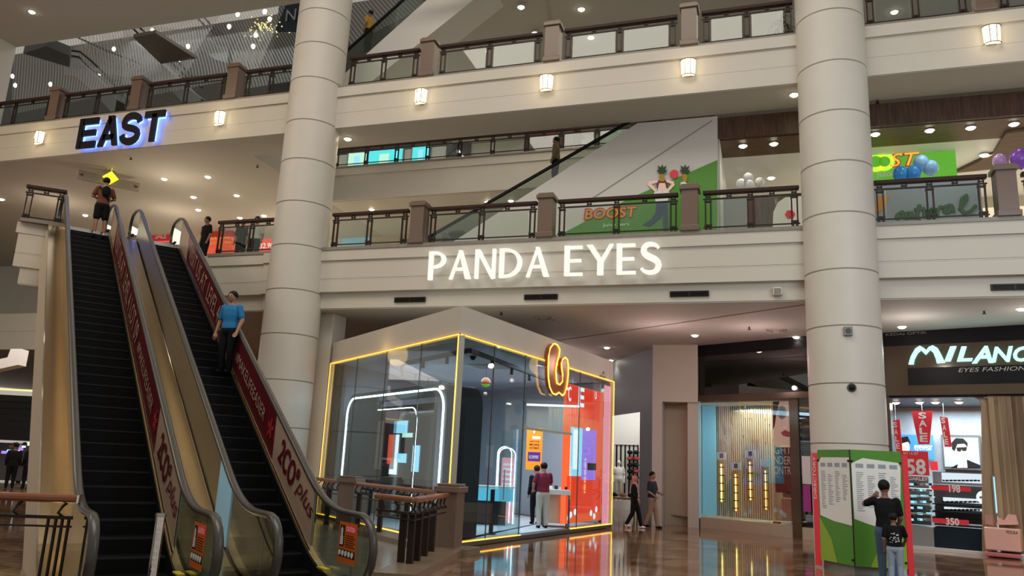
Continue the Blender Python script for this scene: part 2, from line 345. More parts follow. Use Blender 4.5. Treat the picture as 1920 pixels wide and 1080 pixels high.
# ================================================================ SETTING
E = Vector((-.7915, .6112, 0)); SD = Vector((.6112, .7915, 0)); EO = Vector((-19.31, -2.484, 0)); TAN = math.tan(math.radians(29.11))
def ep(e, s, z): return EO+E*e+SD*s+Vector((0, 0, z))
XR = 26.0; XL = -15.6
hole = [ep(e, s, 0) for e, s in ((-16.5, -1.75), (-12.4, -1.75), (-12.4, -4.6), (-16.5, -4.6))]
outer = [Vector((-60, -30, 0)), Vector((30, -30, 0)), Vector((30, 45, 0)), Vector((-60, 45, 0))]
mb = MB(); tri = geometry.tessellate_polygon([outer, hole]); allp = outer+hole
mb.add(allp, [tuple(t) for t in tri]); fl = struct('floor', mb, M['floor'])
for p in fl.data.polygons:
    if p.normal.z < 0: p.flip()
mb = MB(); n = 4
for i in range(4):
    a, b = hole[i], hole[(i+1) % 4]; mb.poly([a, b, b-Vector((0, 0, 3)), a-Vector((0, 0, 3))])
mb.poly([h-Vector((0, 0, 3)) for h in hole]); struct('wall_stairwell', mb, M['dgrey'])
# level one slab
L1poly = [(XR, 0), (-15.9, 0), (-15.95, .12), (-18.0, .12), (-18.32, -.86), (-20.18, -3.28), (-20.9, -4.0), (-22.6, 8), (-60, 8), (-60, 30), (XR, 30)]
def shrink(poly, d):   # push the front edge back by d
    return [(x+(d*.6 if x < -18.1 and y < 1 else 0), y+d) if y < 1 else (x, y) for x, y in poly]
def slab(name, poly, zs, m_):
    mb = MB()
    for d, z0, z1 in zs: mb.vprism(shrink(poly, d)[::-1], z0, z1)
    return struct(name, mb, m_)
slab('floor_upper_one', L1poly, [(0, 7.17, 7.47), (.06, 6.64, 7.17), (.066, 6.605, 6.635), (.06, 6.25, 6.60), (.22, 5.80, 6.25)], M['white'])
mb = MB(); mb.vprism(shrink(L1poly, .24)[::-1], 5.77, 5.80); struct('ceiling_ground', mb, M['ceil'])
mb = MB()   # grey stone kerb under the railings
mb.box(-15.2, -.03, 7.47, XR, .34, 7.56); mb.box(-18.0, .09, 7.47, -15.6, .4, 7.56); struct('trim_1', mb, M['kerb'])
a, b = Vector((-20.2, -3.3, 7.47)), Vector((-20.9, -4.0, 7.47)); mb = MB(); mb.beam(a+Vector((.1, .1, .05)), b+Vector((.0, .1, .05)), .4, .09); struct('trim_2', mb, M['kerb'])
# level two bridge and left deck
mb = MB()
mb.box(-60, -.04, 12.30, XR, 1.4, 12.6); mb.box(-60, .02, 11.78, XR, 1.4, 12.30); mb.box(-60, .026, 11.755, XR, 1.4, 11.78); mb.box(-60, .02, 11.3, XR, 1.4, 11.755)
struct('wall_bridge', mb, M['white'])
mb = MB(); mb.box(-60, 1.4, 11.3, -17.8, 22, 12.6); struct('floor_upper_two', mb, M['ceil'])
mb = MB(); mb.box(-60, .05, 11.28, -17.8, 21.5, 11.3); mb.box(-17.8, .05, 11.28, XR, 1.4, 11.3); struct('ceiling_first', mb, M['ceil'])
mb = MB(); mb.box(-60, -.03, 12.6, XR, .3, 12.66); struct('trim_3', mb, M['kerb'])
# level three soffits
mb = MB(); mb.box(-60, -9, 16.43, -15.7, .9, 17.6); struct('ceiling_left', mb, M['ceil'])
mb = MB(); mb.vprism([(-12.2, 1.4), (-7.9, 1.4), (-10.2, 14), (-16, 14)], 16.43, 16.5); struct('ceiling_mid', mb, M['ceil'])
mb = MB(); mb.vprism([(-12.2, 0), (XR, 0), (XR, 30), (-16, 30), (-10.2, 14), (-7.9, 1.4)], 16.30, 16.5); struct('ceiling_right', mb, M['ceil'])
# front beam of the level three soffit at the far upper left
mb = MB(); p = onz(12, 84, 16.43); mb.box(-34, .2, 12.6, -28.9, .9, 16.43); struct('wall_left_pier', mb, M['white2'])
# back walls
mb = MB(); mb.box(-60, 40, 0, XR, 40.3, 30); struct('wall_back', mb, M['dgrey'])
mb = MB(); mb.box(-60, 13.0, 7.47, -15.6, 13.2, 11.3); struct('wall_first_left', mb, M['white'])
mb = MB(); mb.box(-21.5, 11.0, 7.47, -2.8, 11.2, 11.3); struct('wall_first_back', mb, M['white2'])
mb = MB(); mb.box(-60, 16, 12.6, -10, 16.2, 27); struct('wall_atrium', mb, M['dgrey'])
# far balcony across the inner void
mb = MB(); mb.box(-17.79, 6.05, 12.3, -2.85, 6.2, 12.6); mb.box(-17.79, 6.1, 11.3, -2.85, 6.25, 12.3); mb.box(-17.79, 6.2, 11.28, -2.85, 11.2, 12.55); struct('wall_far_balcony', mb, M['white'])
mb = MB(); mb.box(-17.79, 6.0, 12.6, -2.85, 6.25, 12.66); struct('trim_4', mb, M['kerb'])
mb = MB(); mb.box(-24, 13.2, 12.5, -4, 13.4, 16.4); struct('wall_second_back', mb, M['white2'])
# ---- columns
def column(x, y, joints, label):
    pr = [(.8, 0)]
    for z in joints: pr += [(.8, z-.02), (.783, z-.012), (.783, z+.012), (.8, z+.02)]
    pr += [(.8, 30)]
    c = MB().lathe(x, y, pr, 56); o = c.build('round_column', [M['colm'], M['groove']], smooth='auto')
    for p in o.data.polygons:
        r = math.hypot(p.center.x-x, p.center.y-y)
        if r < .79 and abs(p.normal.z) < .2: p.material_index = 1
        if r < .79 and abs(p.normal.z) >= .2 and p.center.z > .1 and p.center.z < 29: p.material_index = 1
    tag(o, label, 'column')
    return o
colr = column(-.02, 0, [2.44, 3.73, 5.0, 6.29, 7.62, 8.86, 10.12, 11.4, 12.75, 14.05, 15.3, 16.6], 'thick cream round column standing behind the directory board')
coll = column(-14.72, .05, [1.15, 2.37, 3.65, 4.93, 6.2, 7.5, 8.8, 10.1, 11.33, 12.7, 13.85, 14.98, 16.3], 'cream round column beside the escalators, the one left of the glass kiosk')
mb = MB(); mb.box(-14.55, .75, 0, -13.78, 1.5, 5.77); o = mb.build('square_column', M['white'], bevel=.02); tag(o, 'cream square column rising behind the left edge of the glass kiosk', 'column')
# fittings on the right column
a = math.atan2(CAM.y, CAM.x+.02)
def onc(z, off=0, r=.8): return Vector((-.02+r*math.cos(a+off), r*math.sin(a+off), z))
q = onc(4.86, .11); n = Vector((math.cos(a+.11), math.sin(a+.11), 0)); t = Vector((-n.y, n.x, 0))
sp = thing('wall_speaker', 'small grey square speaker box high on the round column', 'speaker', q)
mb = MB(); mb.fbox(q, t, (0, 0, 1), n, -.09, .09, -.1, .1, -.02, .08); mb.build('housing', M['grey'], sp, bevel=.015)
mb = MB(); mb.cyl(q+n*.08, q+n*.09, .06, 20); mb.build('grille', M['dgrey'], sp)
q = onc(3.63, .14); n = Vector((math.cos(a+.14), math.sin(a+.14), 0))
sp = thing('dome_camera', 'round black dome camera on the column above the directory', 'camera', q)
mb = MB(); mb.cyl(q-n*.02, q+n*.03, .10, 24, .09); mb.build('mount', M['dgrey'], sp, smooth='auto')
mb = MB(); mb.ball(q+n*.04, .065); mb.build('lens_dome', M['black'], sp, smooth=True)
# ---- wall grilles under the fascia
for x0, x1, lab in ((-11.56, -10.62, 'black slot air grille under the P of the white shop sign'), (-7.77, -6.86, 'black slot air grille under the gap between the two white sign words'),
                    (-3.97, -3.02, 'black slot air grille just right of the last white sign letter'), (3.06, 4.0, 'black slot air grille on the band right of the round column')):
    g = thing('air_grille', lab, 'vent', ((x0+x1)/2, .2, 6.0))
    mb = MB(); mb.box(x0, .17, 5.93, x1, .23, 6.07); mb.build('frame', M['iron'], g)
    mb = MB()
    for k in range(3): mb.box(x0+.03, .15, 5.955+k*.035, (x0+x1)/2-.02, .18, 5.97+k*.035); mb.box((x0+x1)/2+.02, .15, 5.955+k*.035, x1-.03, .18, 5.97+k*.035)
    mb.build('slats', M['black2'], g)
sp = thing('wall_speaker', 'small white speaker box on the band left of the round column', 'speaker', (-1.42, .2, 5.99))
MB().box(-1.53, .06, 5.9, -1.32, .22, 6.09).build('housing', M['white2'], sp, bevel=.02)
MB().box(-1.50, .05, 5.93, -1.35, .06, 6.06).build('grille', M['kerb'], sp)
# ---- sconces
sc0 = thing('wall_sconce', 'x', 'wall lamp', (0, 0, 0), group='ribbed glass sconces on the upper fascia')
def arc(r, z, y0=0, n=9, sx=1): return [(sx*r*math.cos(math.pi+math.pi*i/(n-1)), y0+.8*r*math.sin(math.pi+math.pi*i/(n-1)), z) for i in range(n)]
mb = MB(); A0 = arc(.17, -.22); A1 = arc(.19, .21); N = len(A0); mb.add(A0+A1, [(i, i+1, i+1+N, i+N) for i in range(N-1)]); mb.add(A0, [tuple(range(N))]); mb.build('glass_shade', M['sconce'], sc0, local=True)
mb = MB(); mb.ball((0, -.165, .02), .05, .012, .13); mb.build('bulb', M['sconceh'], sc0, local=True)
mb = MB()
for i in (3, 5):
    p, q = Vector(arc(.176, -.225)[i]), Vector(arc(.196, .215)[i]); mb.beam(p, q, .014, .014)
for A_, z in ((arc(.18, -.22), -.22), (arc(.2, .21), .21)):
    mb.tube(A_, .010, 6)
mb.box(-.12, -.01, -.2, .12, .03, .2); mb.build('cage', M['iron'], sc0, local=True)
scl = [(-25.6, 'glowing ribbed glass sconce on the fascia left of the EAST sign'), (-18.11, 'glowing ribbed glass sconce right of the EAST sign, before the round column'),
       (-11.11, 'glowing ribbed sconce on the upper fascia, first one right of the left column'), (-7.32, 'glowing ribbed sconce on the upper fascia above the D of the shop sign'),
       (-3.48, 'glowing ribbed sconce on the upper fascia left of the thick column'), (3.48, 'glowing ribbed sconce on the upper fascia right of the thick column')]
for i, (x, lb) in enumerate(scl):
    if i == 0: sc0.location = (x, -.06, 11.98); sc0['label'] = lb
    else: copy_tree(sc0, (x, -.06, 11.98), lb)
    lamp('POINT', (x, -.45, 11.95), 5, (1, .75, .42), .12, name='sconce_lamp')
# ---- railings
def post(x, y, z, h, label, mt='granite'):
    t = thing('granite_post', label, 'post', (x, y, z))
    mb = MB(); mb.box(x-.24, y-.24, z, x+.24, y+.24, z+.14); mb.build('plinth', M[mt], t, bevel=.015)
    mb = MB(); mb.box(x-.2, y-.2, z+.14, x+.2, y+.2, z+h-.16); mb.build('shaft', M[mt], t)
    mb = MB(); mb.box(x-.25, y-.25, z+h-.16, x+.25, y+.25, z+h-.05); mb.box(x-.21, y-.21, z+h-.05, x+.21, y+.21, z+h); mb.build('cap', M[mt], t, bevel=.015)
    return t
def railing(a, b, z, label, nb=3, h=1.08, hand=True, glassy=True, mhand='rail', brackets=True, hw=.16, ends=None):
    """metal balustrade from a to b (xy): handrail, under-bar, paired balusters, glass panels"""
    a, b = Vector((*a, z)), Vector((*b, z)); L = (b-a).length; d = (b-a).normalized(); nn = Vector((-d.y, d.x, 0)); up = Vector((0, 0, 1))
    t = thing('balcony_railing', label, 'railing', a)
    if hand: MB().fbox(a, d, nn, up, 0, L, -hw/2, hw/2, h-.10, h).build('handrail', M[mhand], t, bevel=.02)
    mb = MB(); mb.fbox(a, d, nn, up, 0, L, -.02, .02, h-.23, h-.195)
    mb.fbox(a, d, nn, up, 0, L, -.015, .015, .10, .13); mb.build('under_bar', M['iron'], t)
    nbk = nb*2-1
    for k in range(nbk):
        mb = MB()
        x = .12+(L-.24)*k/(nbk-1)
        for q in (-.045, .045): mb.fbox(a, d, nn, up, x+q-.012, x+q+.012, -.02, .02, h-.195, h-.09)
        mb.fbox(a, d, nn, up, x-.065, x+.065, -.03, .03, h-.17, h-.145)
        mb.build('bracket', M['iron'], t)
    xs = [.12+(L-.24)*k/(nb-1) for k in range(nb)]
    for x in xs:
        mb = MB()
        for q in (-.065, .065): mb.fbox(a, d, nn, up, x+q-.017, x+q+.017, -.03, .03, .0, h-.2)
        mb.fbox(a, d, nn, up, x-.09, x+.09, -.035, .035, .14, .19); mb.fbox(a, d, nn, up, x-.09, x+.09, -.035, .035, h-.30, h-.26)
        for q in (-.03, .03): mb.fbox(a, d, nn, up, x+q-.015, x+q+.015, -.02, .02, .0, .14)
        mb.build('baluster', M['iron'], t)
    if glassy:
        for x0, x1 in zip(xs[:-1], xs[1:]):
            MB().fbox(a, d, nn, up, x0+.12, x1-.12, -.006, .006, .06, h-.24).build('glass_panel', M['glr'], t)
    return t
z1, z2 = 7.56, 12.66; YR = .15
for x, lb in ((-10.95, 'brown granite post on the first floor balcony above the first letter A'),
              (-7.22, 'brown granite post on the first floor balcony above the sign word gap'),
              (-3.46, 'brown granite post on the first floor balcony in front of the green mural edge'),
              (3.5, 'grey-brown granite post on the first floor balcony under the purple balloons')): post(x, YR, z1, 1.24, lb)
for x, lb in ((-25.3, 'brown granite post on the second floor bridge left of the EAST sign'), (-21.72, 'brown granite post on the second floor bridge directly above the EAST sign'),
              (-17.86, 'brown granite post on the second floor bridge beside the left round column'), (-11.02, 'brown granite post on the second floor bridge, first right of the left column'),
              (-7.22, 'brown granite post on the second floor bridge in the middle of the bay'), (-3.46, 'brown granite post on the second floor bridge, last before the thick column'),
              (3.42, 'brown granite post on the second floor bridge, right of the thick column')): post(x, YR, z2, 1.25, lb)
for (a, b), lb in (((-13.75, -11.3), 'glass and bronze balustrade on the first floor, from the left column to the first post'),
                   ((-10.65, -7.5), 'glass and bronze balustrade on the first floor above the letters NDA'), ((-6.92, -3.76), 'glass and bronze balustrade on the first floor before the green mural'),
                   ((-3.14, -.86), 'glass and bronze balustrade on the first floor, ending at the thick column'), ((.8, 3.16), 'glass and bronze balustrade on the first floor before the green script panel'),
                   ((3.84, 7.0), 'short visible end of the first floor balustrade at the picture edge beside the purple balloons')):
    railing((a, YR), (b, YR), z1, lb, h=1.07)
for (a, b), lb in (((-29.0, -25.6), 'dark balustrade on the second floor bridge at its far left end'), ((-25.0, -22.05), 'dark balustrade on the second floor bridge above the letters EA'),
                   ((-21.38, -18.2), 'dark balustrade on the second floor bridge above the letters ST'), ((-17.5, -15.5), 'dark balustrade on the second floor bridge running into the left round column'),
                   ((-13.7, -11.35), 'dark balustrade on the second floor bridge, first right of the left column'), ((-10.7, -7.55), 'dark balustrade on the second floor bridge with an escalator showing through'),
                   ((-6.9, -3.78), 'dark balustrade on the second floor bridge, third right of the left column'), ((-3.14, -.86), 'dark balustrade on the second floor bridge next to the potted plant'),
                   ((.82, 3.1), 'dark balustrade on the second floor bridge right of the thick column'), ((3.74, 7.0), 'dark balustrade on the second floor bridge at the upper right picture edge')):
    railing((a, YR), (b, YR), z2, lb, h=1.02)
railing((-17.9, .3), (-15.4, .3), z1, 'dark balustrade on the first floor between the right escalator and the left column', h=1.1)
railing((-20.25, -3.2), (-21.0, -3.85), z1, 'short dark balustrade with scrolled bars beside the top of the left escalator', h=1.02, nb=2, glassy=False)
railing((-17.7, 6.12), (-3.2, 6.12), 12.66, 'long thin balustrade on the far balcony across the inner void', nb=12, h=.82, hw=.08)
# potted plant on the bridge at the thick column
t = thing('potted_palm', 'dark leafy palm in a pot beside the thick column on the second floor', 'plant', (-1.12, .62, 12.61))
MB().lathe(-1.12, .62, [(.14, 12.61), (.2, 12.95), (.17, 12.95), (.15, 12.9)], 16).build('pot', M['black2'], t, smooth='auto')
mb = MB(); rr = random.Random(3)
for k in range(26):
    az = rr.random()*6.28; L = rr.uniform(.22, .42); z0 = rr.uniform(12.9, 13.5); p0 = Vector((-1.12, .62, z0)); dd = Vector((math.cos(az), math.sin(az), 0)); sd = Vector((-dd.y, dd.x, 0))*.022
    pts = [p0+dd*L*q+Vector((0, 0, .25*q-.5*q*q)) for q in (0, .35, .7, 1)]
    for i in range(3): mb.add([pts[i]-sd, pts[i]+sd, pts[i+1]+sd*.7, pts[i+1]-sd*.7], [(0, 1, 2, 3)])
o = mb.build('fronds', M['plant'], t); so = o.modifiers.new('s', 'SOLIDIFY'); so.thickness = .006
MB().cyl((-1.12, .62, 12.9), (-1.12, .62, 13.6), .02).build('stem', M['plant'], t)
# ---------------------------------------------------------------- downlights
dl0 = thing('ceiling_downlight', 'x', 'downlight')
mb = MB(); mb.lathe(0, 0, [(.085, -.005), (.12, -.02), (.125, 0), (.085, .0)], 20); mb.build('trim_ring', M['wht'], dl0, smooth='auto', local=True)
MB().ball((0, 0, -.035), .085, .085, .03, 14, 6).build('lens', M['glow'], dl0, smooth=True, local=True)
_first = [True]
def downlights(pix, z, fmt, group=None, power=0, spot=120, col=(1, .85, .6)):
    pts = sorted([onz(x, y, z) for x, y in pix], key=lambda p: -0 if False else (p-CAM).cross(f0).z)
    pts = sorted(pts, key=lambda p: ((p-CAM).dot(R_))/((p-CAM).dot(f0)))
    for i, p in enumerate(pts):
        lb = fmt % nth(i, len(pts)); loc = (p.x, p.y, z)
        if _first[0]: _first[0] = False; dl0.location = loc; dl0['label'] = lb; dl0['group'] = group or 'ceiling downlights'
        else: copy_tree(dl0, loc, lb, group or 'ceiling downlights')
        if power: lamp('SPOT', (p.x, p.y, z-.08), power, col, .06, spot=spot, name='downlight_or_fill_lamp')
downlights([(308, 335), (390, 331), (363, 369), (444, 366), (372, 393), (450, 408), (495, 404), (3, 373), (160, 403)], 11.28, 'recessed downlight under the EAST bridge ceiling, %s of nine', 'downlights in the ceiling above the escalators', 30)
downlights([(60, 22)], 16.43, 'bright starburst downlight alone in the large upper left soffit%.0s', None, 60)
downlights([(652, 260)], 11.28, 'downlight tight beside the left round column under the bridge%.0s', None, 30)
downlights([(1489, 177)], 11.28, 'downlight tight beside the thick column under the bridge%.0s', None, 30)
downlights([(697, 392), (914, 378), (958, 376)], 11.28, 'small downlight under the far balcony, %s of three', 'downlights under the far balcony', 15)
downlights([(977, 13), (1090, 17), (1003, 62), (1108, 70)], 16.30, 'downlight in the top floor ceiling above the middle bay, %s of four', 'top floor downlights', 25)
downlights([(1677, 22)], 16.30, 'downlight in the top floor ceiling right of the thick column%.0s', None, 25)
downlights([(1303, 628), (1303, 656), (1493, 631), (1138, 651), (1145, 675)], 5.77, 'ground floor ceiling downlight between kiosk and thick column, %s of five', 'ground floor downlights', 12, col=(1, .9, .8))
downlights([(1691, 612), (1915, 578)], 5.77, 'ground floor ceiling downlight before the optical shop, %s of two', 'optical shop front downlights', 12)
# ceiling seam, diffusers, sprinklers
a, b = onz(1507, 572, 5.76), onz(1040, 640, 5.76); mb = MB(); mb.beam((a.x, a.y, 5.765), (b.x, b.y, 5.765), .07, .02); struct('trim_5', mb, M['groove'])
for i, (x, y, sx, lb) in enumerate(((1455, 620, .55, 'square ceiling air diffuser in front of the eyewear window'), (1022, 597, .5, 'square ceiling air diffuser above the kiosk roof'))):
    p = onz(x, y, 5.77); t = thing('ceiling_diffuser', lb, 'vent', (p.x, p.y, 5.77))
    mb = MB()
    for k in range(3): q = sx*(1-k*.3)/2; mb.box(p.x-q, p.y-q, 5.745-.006*k, p.x+q, p.y-q+.03, 5.765); mb.box(p.x-q, p.y+q-.03, 5.745-.006*k, p.x+q, p.y+q, 5.765); mb.box(p.x-q, p.y-q, 5.745-.006*k, p.x-q+.03, p.y+q, 5.765); mb.box(p.x+q-.03, p.y-q, 5.745-.006*k, p.x+q, p.y+q, 5.765)
    mb.build('louvres', M['ceil'], t); MB().box(p.x-sx/2+.03, p.y-sx/2+.03, 5.762, p.x+sx/2-.03, p.y+sx/2-.03, 5.768).build('throat', M['groove'], t)
for i, (x, y, z, lb) in enumerate(((246, 295, 11.28, 'left'), (483, 310, 11.28, 'right'))):
    p = onz(x, y, z); t = thing('fire_sprinkler', 'tiny ceiling sprinkler head under the EAST bridge, the %s one' % lb, 'sprinkler', tuple(p)); MB().cyl(p, p-Vector((0, 0, .07)), .02).cyl(p-Vector((0, 0, .07)), p-Vector((0, 0, .08)), .05).build('head', M['iron'], t)
for (x, y, z, lb) in ((1645, 188, 11.28, 'tiny sprinkler head under the bridge right of the thick column'), (1405, 613, 5.77, 'tiny sprinkler head in the pink-lit ground floor ceiling'), (1845, 583, 5.77, 'tiny sprinkler head in the ceiling before the optical shop'), (940, 585, 5.77, 'tiny sprinkler head above the kiosk roof')):
    p = onz(x, y, z); o = MB().cyl(p, p-Vector((0, 0, .07)), .02).cyl(p-Vector((0, 0, .07)), p-Vector((0, 0, .08)), .05).build('fire_sprinkler', M['iron']); tag(o, lb, 'sprinkler')
# ---------------------------------------------------------------- signs on the fascias
def glyph(mb, strokes, o, ux, uy, depth):
    for pts in strokes: mb.prism(pts, o, ux, uy, depth)
def stroke(pts, w, n=None):
    """2D polyline of varying width -> polygon outline"""
    L, Rr = [], []
    N = len(pts); ws = w if isinstance(w, (list, tuple)) else [w]*N
    for i in range(N):
        a = Vector(pts[max(i-1, 0)]); b = Vector(pts[min(i+1, N-1)]); d = (b-a).normalized(); nn = Vector((-d.y, d.x)); p = Vector(pts[i]); q = ws[i]/2
        L.append(tuple(p+nn*q)); Rr.append(tuple(p-nn*q))
    return Rr+L[::-1]
def bez(p0, p1, p2, p3, n=10): return [tuple(Vector(p0)*(1-t)**3+Vector(p1)*3*t*(1-t)**2+Vector(p2)*3*t*t*(1-t)+Vector(p3)*t**3) for t in [i/n for i in range(n+1)]]
K = .165; Tn = .09    # thick and thin strokes of the humanist capitals, letter height 1
def quadstroke(a, b, wa, wb): return stroke([a, b], [wa, wb])
def vs(x, w=K): return [(x, 0), (x+w, 0), (x+w-.01, 1), (x-.01, 1)]
def hs(x0, x1, y, w=Tn): return [(x0, y), (x1, y-.0), (x1, y+w), (x0, y+w)]
def bowl(x, y0, y1, xr, wt=Tn, wk=K):
    o_ = bez((x, y0), (x+(xr-x)*1.33, y0), (x+(xr-x)*1.33, y1), (x, y1), 18); ii = bez((x, y0+wt), (x+(xr-wk-x)*1.33, y0+wt), (x+(xr-wk-x)*1.33, y1-wt), (x, y1-wt), 18)
    return o_+ii[::-1]
GL = {
 'P': ([vs(0), bowl(.16, .40, 1.0, .68)], .70), 'A': ([[(0, 0), (.11, 0), (.42, .92), (.37, 1.0)], [(.33, 1), (.47, 1), (.86, 0), (.65, 0)], hs(.15, .66, .30, .09)], .86),
 'N': ([vs(0, .13), [(.0, 1), (.17, 1), (.80, .0), (.66, -.03)], [(.67, 0), (.79, 0), (.79, 1), (.67, 1)]], .80), 'D': ([vs(0), bowl(.16, 0, 1, .86)], .88),
 'E': ([vs(0), hs(.1, .60, 0), hs(.1, .55, .45), hs(.1, .58, .895)], .60), 'Y': ([[(.33, 0), (.52, 0), (.52, .48), (.33, .48)], [(-.04, 1), (.17, 1), (.52, .46), (.36, .40)], [(.72, 1), (.84, 1), (.50, .40), (.42, .48)]], .80),
 'S': ([stroke(bez((.56, .82), (.44, 1.02), (.06, 1.0), (.09, .73), 8)+bez((.09, .73), (.12, .50), (.56, .52), (.56, .27), 8)[1:]+bez((.56, .27), (.56, -.02), (.16, -.04), (.02, .17), 8)[1:], [.09, .10, .11, .12, .13, .14, .15, .17, .18, .19, .20, .20, .20, .20, .20, .19, .18, .17, .15, .14, .13, .12, .11, .10, .09])], .62)}
t = thing('shop_sign', 'large glowing white PANDA EYES letters mounted on the first floor fascia', 'sign', (-6.8, -.1, 6.85))
def word(wd, x0, x1, z0, h):
    adv = [GL[c][1] for c in wd]; gap = .16; tot = sum(adv)+gap*(len(wd)-1); k = (x1-x0)/tot; x = x0
    for c, a_ in zip(wd, adv):
        mb = MB(); mf = MB()
        for pl in GL[c][0]:
            mb.prism([(p[0]*k, p[1]*h) for p in pl], (x, -.16, z0), (1, 0, 0), (0, 0, 1), .10)
        lt = mb.build('letter', M['letter'], t)
        x += (a_+gap)*k
word('PANDA', -12.86+2.31-.03+0, -6.9, 6.46, .80) if False else None
def px(x, y): return ony(x, y, -.16).x
word('PANDA', px(803, 500), px(1029, 500), 6.47, .80); word('EYES', px(1058, 490), px(1238, 487), 6.47, .80)
lamp('AREA', (-7.2, -.13, 6.86), 0.4, (1, .94, .8), 6.3, rot=(math.radians(-90), 0, 0), sizey=.7, name='sign_backlight')
# EAST, black extended letters with blue halo
t = thing('hall_sign', 'black EAST letters with blue back-lit glow on the upper fascia', 'sign', (-13.0, -.1, 12))
BW = .22
EG = {'E': [[(0, 0), (.25, 0), (.25, 1), (0, 1)], [(.2, 0), (1, 0), (1, BW), (.2, BW)], [(.2, .40), (.93, .40), (.93, .60), (.2, .60)], [(.2, 1-BW), (1, 1-BW), (1, 1), (.2, 1)]],
      'A': [[(0, 0), (.26, 0), (.62, .86), (.42, 1)], [(.36, 1), (.68, 1), (1.04, 0), (.78, 0)], [(.24, .20), (.82, .20), (.82, .38), (.24, .38)]],
      'S': [stroke(bez((.90, .70), (.90, .98), (.10, 1.0), (.10, .70), 8)+bez((.10, .70), (.10, .46), (.86, .56), (.88, .30), 8)[1:]+bez((.88, .30), (.90, .0), (.08, .0), (.08, .30), 8)[1:], .23)],
      'T': [[(0, 1-BW), (1, 1-BW), (1, 1), (0, 1)], [(.375, 0), (.63, 0), (.63, .9), (.375, .9)]]}
xs0, xs1 = ony(147, 250, -.2).x, ony(305, 240, -.2).x; Wt = (xs1-xs0); lw = Wt/4.45
zt = ony(225, 215, -.2).z; zb = ony(225, 271, -.2).z; hh = zt-zb
for i, c in enumerate('EAST'):
    x = xs0+i*lw*1.15; mb = MB()
    for pl in EG[c]: mb.prism([(p[0]*lw, p[1]*hh) for p in pl], (x, -.22, zb), (1, 0, 0), (0, 0, 1), .07)
    mb.build('letter', M['black2'], t)
    mb = MB()
    for pl in EG[c]: mb.prism([(.04*lw+p[0]*lw*.92, .04*hh+p[1]*hh*.92) for p in pl], (x, -.10, zb), (1, 0, 0), (0, 0, 1), .015)
    mb.build('halo_strip', M['haloblue'], t)
lamp('AREA', ((xs0+xs1)/2, -.14, (zb+zt)/2-.05), 26, (.16, .28, 1), Wt*1.02, rot=(math.radians(-90), 0, 0), sizey=.95, name='halo_lamp')
